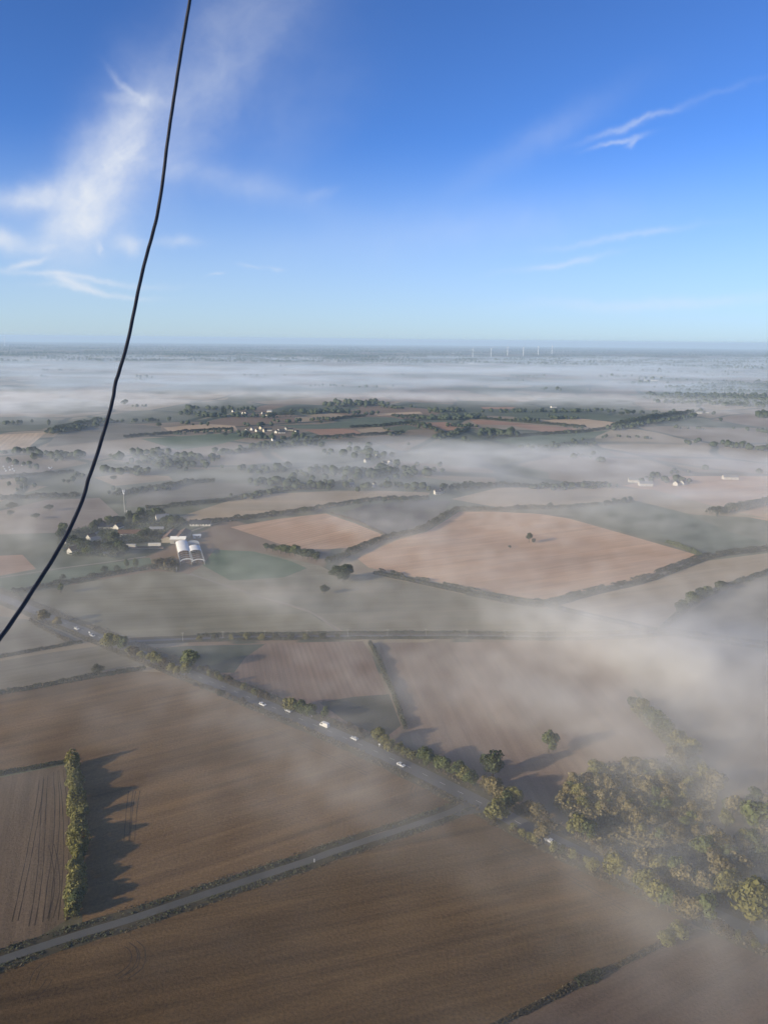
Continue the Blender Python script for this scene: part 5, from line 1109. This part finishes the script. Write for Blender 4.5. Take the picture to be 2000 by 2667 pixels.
# wrapped bales
bm = bmesh.new(); bmesh.ops.create_cone(bm, cap_ends=True, segments=14, radius1=.85, radius2=.85, depth=1.5, matrix=Matrix.Translation((0, 0, .85)) @ Matrix.Rotation(math.pi / 2, 4, 'X'))
bmesh.ops.bevel(bm, geom=[ed for ed in bm.edges if len(ed.link_faces) == 2 and abs(ed.link_faces[0].normal.dot(ed.link_faces[1].normal)) < .3], offset=.15, segments=2, affect='EDGES')
bale = bpy.data.meshes.new('wrapped_bale'); bm.to_mesh(bale); bm.free(); bale.materials.append(M_SIGN)
for i, (u, v) in enumerate(((25,845),(32,860),(40,872),(60,850),(66,866),(78,840),(82,860),(90,872),(140,838),(185,834),(305,853),(312,858),(322,852))):
    p = at(u / 2.37, 860 + v / 2.37); o = link('wrapped_bale', bale, None, (p.x, p.y, 0)); o.rotation_euler = (0, 0, i * .7); o.scale = (1.25,) * 3; tag(o, '%s small white wrapped bale from the left in the misty field by the left edge' % ORD[i], 'bale', 'white wrapped bales')
# ------------------------------------------------------------------ wind turbines
def turbine_mesh():
    out = {}
    def lathe(r0, r1, z0, z1, seg=12):
        bm = bmesh.new(); bmesh.ops.create_cone(bm, cap_ends=True, segments=seg, radius1=r0, radius2=r1, depth=z1 - z0, matrix=Matrix.Translation((0, 0, (z0 + z1) / 2))); me = bpy.data.meshes.new('tower'); bm.to_mesh(me); bm.free(); me.materials.append(M_TURB); return me
    out['tower'] = lathe(3.0, 1.7, 0, 88)
    bm = bmesh.new(); bmesh.ops.create_cube(bm, size=1, matrix=Matrix.Translation((0, 1.5, 89.5)) @ Matrix.Diagonal((4.2, 12, 4.4, 1))); bmesh.ops.bevel(bm, geom=bm.edges[:], offset=.8, segments=2, affect='EDGES'); me = bpy.data.meshes.new('nacelle'); bm.to_mesh(me); bm.free(); me.materials.append(M_TURB); out['nacelle'] = me
    bm = bmesh.new(); bmesh.ops.create_icosphere(bm, subdivisions=2, radius=2.2, matrix=Matrix.Translation((0, -5.2, 89.5))); me = bpy.data.meshes.new('hub'); bm.to_mesh(me); bm.free(); me.materials.append(M_TURB); out['hub'] = me
    st = [(1, 1.1, 1.1), (5, 2.2, .8), (14, 2.0, .5), (28, 1.3, .3), (42, .5, .12)]
    V = [(sx * c * .8, -5.2 + sy * t, z) for z, c, t in st for sx, sy in ((-1, 0), (0, -1), (1.2, 0), (0, 1))]
    F = [(4 * k + q, 4 * k + (q + 1) % 4, 4 * k + 4 + (q + 1) % 4, 4 * k + 4 + q) for k in range(len(st) - 1) for q in range(4)] + [(16, 17, 18, 19)]
    me = bpy.data.meshes.new('blade'); me.from_pydata(V, [], F); me.materials.append(M_TURB); out['blade'] = me
    return out
M_TURB = plain('turbine_white', (0.90, 0.90, 0.89), 0.5, 0.3)
TM = turbine_mesh()
def turbine(px, py, scale, rz, rot, label, group):
    p = at(px, py); e = empty('wind_turbine', (p.x, p.y, p.z - 1), rz, scale); tag(e, label, 'wind turbine', group)
    for k in ('tower', 'nacelle', 'hub'): link(k, TM[k], e)
    for k in range(3):
        b = link('blade', TM['blade'], e); a = rot + k * 2.0944
        b.matrix_local = Matrix.Translation((0, 0, 89.5)) @ Matrix.Rotation(a, 4, 'Y')
    return e
for i, (x, y) in enumerate(((1230.6,931),(1278,929),(1321,926),(1362,927),(1400.7,924),(1436.5,922.5))):
    d = at(x, y).y; turbine(x, y, d * 30 / 2003 / 132, 0.5 + .1 * i, .3 + .7 * i, '%s of the six white wind turbines from the left' % ORD[i], 'row of six wind turbines')
for i, x in enumerate((1509,1532,1552,1570,1594,1607,1630)):
    turbine(x, 903.5, 1.25, .4, .5 * i, '%s tiny pale wind turbine on the horizon right of the six' % ORD[i], 'tiny turbines on the right horizon')
turbine(14, 901, 1.7, .4, .2, 'pale wind turbine on the horizon at the left edge', None)
for i, x in enumerate((288,306,318,330,345,358)):
    turbine(x, 890, 1.0, .4, .9 * i, '%s faint wind turbine on the horizon behind the black line' % ORD[i], 'faint turbines behind the black line')
# ------------------------------------------------------------------ the balloon's line, in the open air close to the camera
LINE = [(520,-190),(503,-70),(495,0),(482,78),(467,169),(456,241),(445,313),(434,392),(424,476),(410,561),(395,621),(380,675),(363,747),(347,826),(331.5,898),(312,965),(301,1000),(296.5,1030),(287,1071),(270,1130),(249,1198),(230,1252),(217,1299),(181,1381),(135,1462),(97,1521),(51,1592),(0,1664),(-70,1755),(-170,1870)]
def balloon_line():
    pts = []
    for i, (x, y) in enumerate(LINE):
        t = min(1, max(0, (y + 190) / 2060)); dist = 3.5 * (1 - t) + 2.15 * t
        d = cF * FPX + cR * (x - 1000.0) + cU * (1333.5 - y); d = d / d.length
        pts.append(Vector((0, 0, H)) + d * dist)
    P = []
    for i in range(len(pts) - 1):
        a, b, c, d = pts[max(i - 1, 0)], pts[i], pts[i + 1], pts[min(i + 2, len(pts) - 1)]
        for k in range(8):
            t = k / 8; P.append(0.5 * (2 * b + (c - a) * t + (2 * a - 5 * b + 4 * c - d) * t * t + (3 * b - a - 3 * c + d) * t ** 3))
    P.append(pts[-1]); V = []; F = []; seg = 12; u = Vector((1, 0, 0))
    for i, p in enumerate(P):
        t = (P[min(i + 1, len(P) - 1)] - P[max(i - 1, 0)]).normalized(); u = (u - t * u.dot(t)).normalized(); w = t.cross(u)
        for k in range(seg):
            a = 2 * math.pi * k / seg; r = 0.0060 * (1 + .06 * math.sin(3 * a + i * .9)); V.append(p + u * math.cos(a) * r + w * math.sin(a) * r)
    for i in range(len(P) - 1):
        for k in range(seg): F.append((i * seg + k, i * seg + (k + 1) % seg, (i + 1) * seg + (k + 1) % seg, (i + 1) * seg + k))
    m, nt, b = new_mat('black_sheath'); b.inputs['Roughness'].default_value = 0.42; b.inputs['Specular IOR Level'].default_value = 0.55
    nt.links.new(ramp(nt, noise(nt, position(nt), 220, 3), [(.3, (.006, .006, .008)), (.7, (.022, .022, .024))]), b.inputs['Base Color'])
    o = mesh_obj('balloon_line', V, F, m); tag(o, 'long thin black line hanging across the view close to the camera', 'line')
    for q in o.data.polygons: q.use_smooth = True
balloon_line()
# ------------------------------------------------------------------ haze and ground fog
def build_haze():
    R, top, bot, n = 66000.0, H + 14.0, drop(66000, 0) - 2.0, 48
    V = [(R * math.cos(2 * math.pi * k / n), R * math.sin(2 * math.pi * k / n), z) for z in (bot, top) for k in range(n)]
    F = [tuple(range(n - 1, -1, -1)), tuple(range(n, 2 * n))] + [(k, (k + 1) % n, n + (k + 1) % n, n + k) for k in range(n)]
    m = bpy.data.materials.new('haze'); m.use_nodes = True; nt = m.node_tree; nt.nodes.clear()
    out = N(nt.nodes, 'ShaderNodeOutputMaterial'); v = N(nt.nodes, 'ShaderNodeVolumePrincipled')
    v.inputs['Density'].default_value = HAZE_DENSITY; v.inputs['Color'].default_value = HAZE_COLOR + (1,); v.inputs['Anisotropy'].default_value = 0.0
    nt.links.new(v.outputs[0], out.inputs['Volume'])
    m.cycles.homogeneous_volume = True
    o = mesh_obj('haze', V, F, m); tag(o, 'thin blue morning haze over the whole landscape', 'haze', kind='stuff')
HAZE_DENSITY, HAZE_COLOR = 6.5e-5, (0.60, 0.80, 1.0)
FOG_TOP, FOG_THICK = 22.0, 11.0
FOG_G = 0.0
# how much of the ground the fog hides: rows by distance, columns from left to right
FOG_ROWS = [
 (905, [(1000, .0)]), (920, [(0, .25), (600, .2), (1200, .15), (2000, .1)]),
 (940, [(0, .55), (300, .45), (600, .5), (900, .5), (1200, .55), (1500, .6), (1800, .6), (2000, .6)]),
 (965, [(0, .75), (300, .7), (600, .85), (900, .9), (1200, .9), (1500, .9), (1800, .85), (2000, .8)]),
 (1000, [(0, .78), (300, .78), (600, .84), (900, .86), (1200, .82), (1500, .8), (1800, .66), (2000, .42)]),
 (1042, [(0, .82), (300, .8), (600, .76), (900, .74), (1200, .7), (1500, .74), (1800, .7), (2000, .55)]),
 (1054, [(0, .85), (300, .8), (600, .6), (900, .45), (1200, .35), (1500, .5), (1800, .65), (2000, .6)]),
 (1068, [(0, .8), (300, .6), (600, .15), (900, .04), (1200, .03), (1500, .12), (1800, .55), (2000, .6)]),
 (1100, [(0, .5), (300, .25), (600, .05), (900, .02), (1200, .02), (1500, .06), (1800, .5), (2000, .6)]),
 (1140, [(0, .3), (300, .35), (600, .12), (900, .10), (1200, .12), (1500, .35), (1800, .72), (2000, .7)]),
 (1180, [(0, .45), (300, .5), (600, .5), (900, .6), (1200, .68), (1500, .75), (1800, .8), (2000, .75)]),
 (1230, [(0, .45), (300, .48), (600, .52), (900, .58), (1200, .62), (1500, .62), (1800, .7), (2000, .7)]),
 (1290, [(0, .45), (300, .45), (600, .4), (900, .42), (1200, .45), (1500, .52), (1800, .62), (2000, .62)]),
 (1360, [(0, .5), (200, .36), (450, .3), (700, .35), (1000, .55), (1200, .45), (1500, .5), (1750, .65), (2000, .7)]),
 (1450, [(0, .6), (200, .42), (450, .3), (700, .45), (900, .55), (1200, .4), (1500, .38), (1800, .55), (2000, .55)]),
 (1550, [(0, .5), (200, .4), (500, .42), (800, .5), (1100, .6), (1300, .55), (1600, .6), (2000, .65)]),
 (1640, [(0, .5), (300, .3), (700, .4), (1000, .5), (1300, .6), (1700, .75), (2000, .65)]),
 (1720, [(0, .45), (350, .4), (700, .35), (1000, .5), (1300, .6), (1600, .7), (1850, .85), (2000, .7)]),
 (1880, [(0, .28), (400, .33), (800, .35), (1100, .42), (1400, .55), (1700, .68), (2000, .72)]),
 (2050, [(0, .2), (250, .15), (600, .25), (1000, .3), (1300, .3), (1600, .42), (2000, .6)]),
 (2250, [(0, .08), (300, .06), (600, .1), (1000, .18), (1400, .25), (1700, .35), (2000, .55)]),
 (2450, [(0, .03), (500, .04), (1000, .08), (1500, .15), (1800, .3), (2000, .45)]),
 (2640, [(0, .02), (500, .02), (1000, .04), (1500, .12), (2000, .22)]),
]
def fog_map(X, Y):
    """Fog extinction per metre and height of the fog top over the ground point (X, Y)."""
    R = np.hypot(X, Y)
    px, py = to_px(X, Y, -np.maximum(0, R - 3000) ** 2 / (2 * REFF))
    rows = np.array([np.interp(px, [c[0] for c in r[1]], [c[1] for c in r[1]]) for r in FOG_ROWS])
    ys = np.array([r[0] for r in FOG_ROWS], dtype=float)
    k = np.clip(np.searchsorted(ys, py) - 1, 0, len(ys) - 2); t = np.clip((py - ys[k]) / (ys[k + 1] - ys[k]), 0, 1); t = t * t * (3 - 2 * t)
    a = np.take_along_axis(rows, k[None], 0)[0] * (1 - t) + np.take_along_axis(rows, k[None] + 1, 0)[0] * t
    a = a * (1 - 0.14 * np.clip((R - 2600) / 400, 0, 1))
    sin_dep = H / np.hypot(R, H)
    # drifting wisps, drawn out along the breeze; banks get larger with the valleys further out
    ca, sa = math.cos(2.35), math.sin(2.35); U = X * ca + Y * sa; W = -X * sa + Y * ca
    n1 = fbm(U / 150, W / 55, 3, 5); n2 = fbm(U / 45 + 3 * n1, W / 14 + 2 * n1, 8, 4); n3 = fbm(X / 800 + 0.6 * n1, Y / 230, 21, 5)
    near = np.clip((1500 - R) / 900, 0, 1)
    mod = near * (0.50 + 0.78 * np.clip((n1 - 0.30) * 2.6, 0, 2) * (0.15 + 1.75 * np.clip(n2 - .12, 0, 1))) + (1 - near) * (0.28 + 1.25 * np.clip((n3 - 0.28) * 2.1, 0, 2) * (0.5 + 1.0 * n1))
    a = a * (1 - 0.20 * np.clip((620 - R) / 200, 0, 1) * np.clip((90 - X) / 160, 0, 1)) * (1 - 0.35 * np.exp(-((X + 270) / 130) ** 2 - ((Y - 770) / 110) ** 2))
    a = a + 0.10 * np.exp(-((X - 140) / 110) ** 2 - ((Y - 480) / 110) ** 2)
    a = a * (1 - 0.55 * np.exp(-((X - 62) / 42) ** 2 - ((Y - 292) / 60) ** 2))
    a = a + 0.14 * np.exp(-((X - 125) / 65) ** 2 - ((Y - 285) / 75) ** 2)   # mist hanging in the wood
    a = a * (1 - 0.16 * np.clip((1500 - R) / 300, 0, 1))
    a = a * (1 - 0.55 * np.clip((R - 1380) / 150, 0, 1) * np.clip((2450 - R) / 200, 0, 1) * np.exp(-((X - 60) / 900) ** 4))
    a = a + 0.15 * np.exp(-((X - 150) / 150) ** 2 - ((Y - 870) / 60) ** 2)
    tau = -np.log(1 - np.clip(a, 0, .97)) * mod
    sig = tau * sin_dep / FOG_THICK
    top = FOG_TOP * (0.45 + 0.95 * fbm(U / 110, W / 60, 40, 3)) * (1 + np.clip((R - 2500) / 2500, 0, 0.5))
    top = top * (1 + 0.5 * np.clip((X - 20) / 80, 0, 1) * np.clip((620 - R) / 150, 0, 1))
    belt = np.exp(-((R - 1090) / 230.0) ** 2)                        # the fog lies deeper in the hollow below the ridge
    top = top * (1 + 0.45 * belt)
    return sig * (1 - 0.1 * belt), top
def fog_bank(name, label, x0, x1, y0, y1, step, zres, srate, tint):  # tint puts light into the fog colour: sunlit warm near, sky-lit blue far
    nx, ny = int((x1 - x0) / step) + 1, int((y1 - y0) / step) + 1
    gx, gy = np.meshgrid(np.linspace(x0, x1, nx), np.linspace(y0, y1, ny))
    sig, top = fog_map(gx.ravel(), gy.ravel())
    R = np.hypot(gx, gy).ravel(); gz = -np.maximum(0, R - 3000) ** 2 / (2 * REFF)
    # soft sides
    V = np.stack([gx.ravel(), gy.ravel(), np.zeros(nx * ny)], 1)
    i = np.arange(nx * ny).reshape(ny, nx); Q = np.stack([i[:-1, :-1], i[:-1, 1:], i[1:, 1:], i[1:, :-1]], -1).reshape(-1, 4)
    me = np_mesh(name, V, Q)
    for nm, arr in (('sig', sig), ('top', top), ('gz', gz)):
        at_ = me.attributes.new(nm, 'FLOAT', 'POINT'); at_.data.foreach_set('value', arr.astype(np.float32))
    m = bpy.data.materials.new(name); m.use_nodes = True; nt = m.node_tree; nt.nodes.clear()
    out = N(nt.nodes, 'ShaderNodeOutputMaterial'); v = N(nt.nodes, 'ShaderNodeVolumePrincipled')
    v.inputs['Density'].default_value = 1.0; v.inputs['Color'].default_value = tint + (1,); v.inputs['Anisotropy'].default_value = FOG_G
    nt.links.new(v.outputs[0], out.inputs['Volume'])
    m.cycles.volume_step_rate = srate
    o = link(name, me); me.materials.append(m)
    ng = bpy.data.node_groups.new(name, 'GeometryNodeTree')
    ng.interface.new_socket('Geometry', in_out='INPUT', socket_type='NodeSocketGeometry'); ng.interface.new_socket('Geometry', in_out='OUTPUT', socket_type='NodeSocketGeometry')
    nn, nl = ng.nodes, ng.links
    gi, go = nn.new('NodeGroupInput'), nn.new('NodeGroupOutput')
    vc = nn.new('GeometryNodeVolumeCube'); pos = nn.new('GeometryNodeInputPosition'); sep = nn.new('ShaderNodeSeparateXYZ'); comb = nn.new('ShaderNodeCombineXYZ')
    nl.new(pos.outputs[0], sep.inputs[0]); nl.new(sep.outputs[0], comb.inputs[0]); nl.new(sep.outputs[1], comb.inputs[1])
    def samp(nm):
        s = nn.new('GeometryNodeSampleNearestSurface'); s.data_type = 'FLOAT'
        a = nn.new('GeometryNodeInputNamedAttribute'); a.data_type = 'FLOAT'; a.inputs['Name'].default_value = nm
        nl.new(gi.outputs[0], s.inputs['Mesh']); nl.new(a.outputs['Attribute'], s.inputs['Value']); nl.new(comb.outputs[0], s.inputs['Sample Position'])
        return s.outputs['Value']
    def mth(op, a, b=None, clamp=False):
        q = nn.new('ShaderNodeMath'); q.operation = op; q.use_clamp = clamp
        for k, w in enumerate((a, b)):
            if w is None: continue
            if hasattr(w, 'is_output'): nl.new(w, q.inputs[k])
            else: q.inputs[k].default_value = w
        return q.outputs[0]
    h = mth('SUBTRACT', sep.outputs[2], samp('gz'))
    nz = nn.new('ShaderNodeTexNoise'); nz.inputs['Scale'].default_value = 1.0; nz.inputs['Detail'].default_value = 3
    mp = nn.new('ShaderNodeVectorMath'); mp.operation = 'MULTIPLY'; mp.inputs[1].default_value = (0.9 / step / 3, 0.9 / step / 3, 0.12); nl.new(pos.outputs[0], mp.inputs[0]); nl.new(mp.outputs[0], nz.inputs['Vector'])
    rel = mth('DIVIDE', h, samp('top'))                               # 0 at the ground, 1 at the fog top
    prof = mth('SUBTRACT', 1.0, rel, True); prof = mth('MULTIPLY', prof, 1.6)
    prof = mth('MINIMUM', prof, 1.0)
    wis = mth('MULTIPLY', mth('SUBTRACT', nz.outputs[0], 0.2), 1.9)
    below = mth('GREATER_THAN', h, -3.0)
    d = mth('MULTIPLY', mth('MULTIPLY', mth('MULTIPLY', samp('sig'), prof), wis), below)
    d = mth('MAXIMUM', d, 0.0)
    nl.new(d, vc.inputs['Density'])
    zt = FOG_TOP * 2.0
    zmin = min(0.0, float(gz.min())) - 2.0
    vc.inputs['Min'].default_value = (x0, y0, zmin); vc.inputs['Max'].default_value = (x1, y1, zt)
    vc.inputs['Resolution X'].default_value = nx; vc.inputs['Resolution Y'].default_value = ny; vc.inputs['Resolution Z'].default_value = max(4, int((zt - zmin) / zres))
    sm = nn.new('GeometryNodeSetMaterial'); sm.inputs['Material'].default_value = m
    nl.new(vc.outputs[0], sm.inputs[0]); nl.new(sm.outputs[0], go.inputs[0])
    md = o.modifiers.new('fog', 'NODES'); md.node_group = ng
    tag(o, label, 'fog', kind='stuff')
fog_bank('fog', 'thin wisps of ground fog drifting over the nearest fields', -620, 620, 110, 900, 5, 4.0, 1.6, (1.0, 0.98, 0.925))
fog_bank('fog', 'fog lying between the fields of the middle distance', -1900, 1900, 906, 2800, 15, 4.0, 4.0, (0.95, 0.962, 0.97))
fog_bank('fog', 'dense white fog sea beyond the ridge', -9000, 9000, 2870, 13000, 70, 5.0, 12.0, (0.82, 0.91, 1.0))
build_haze()
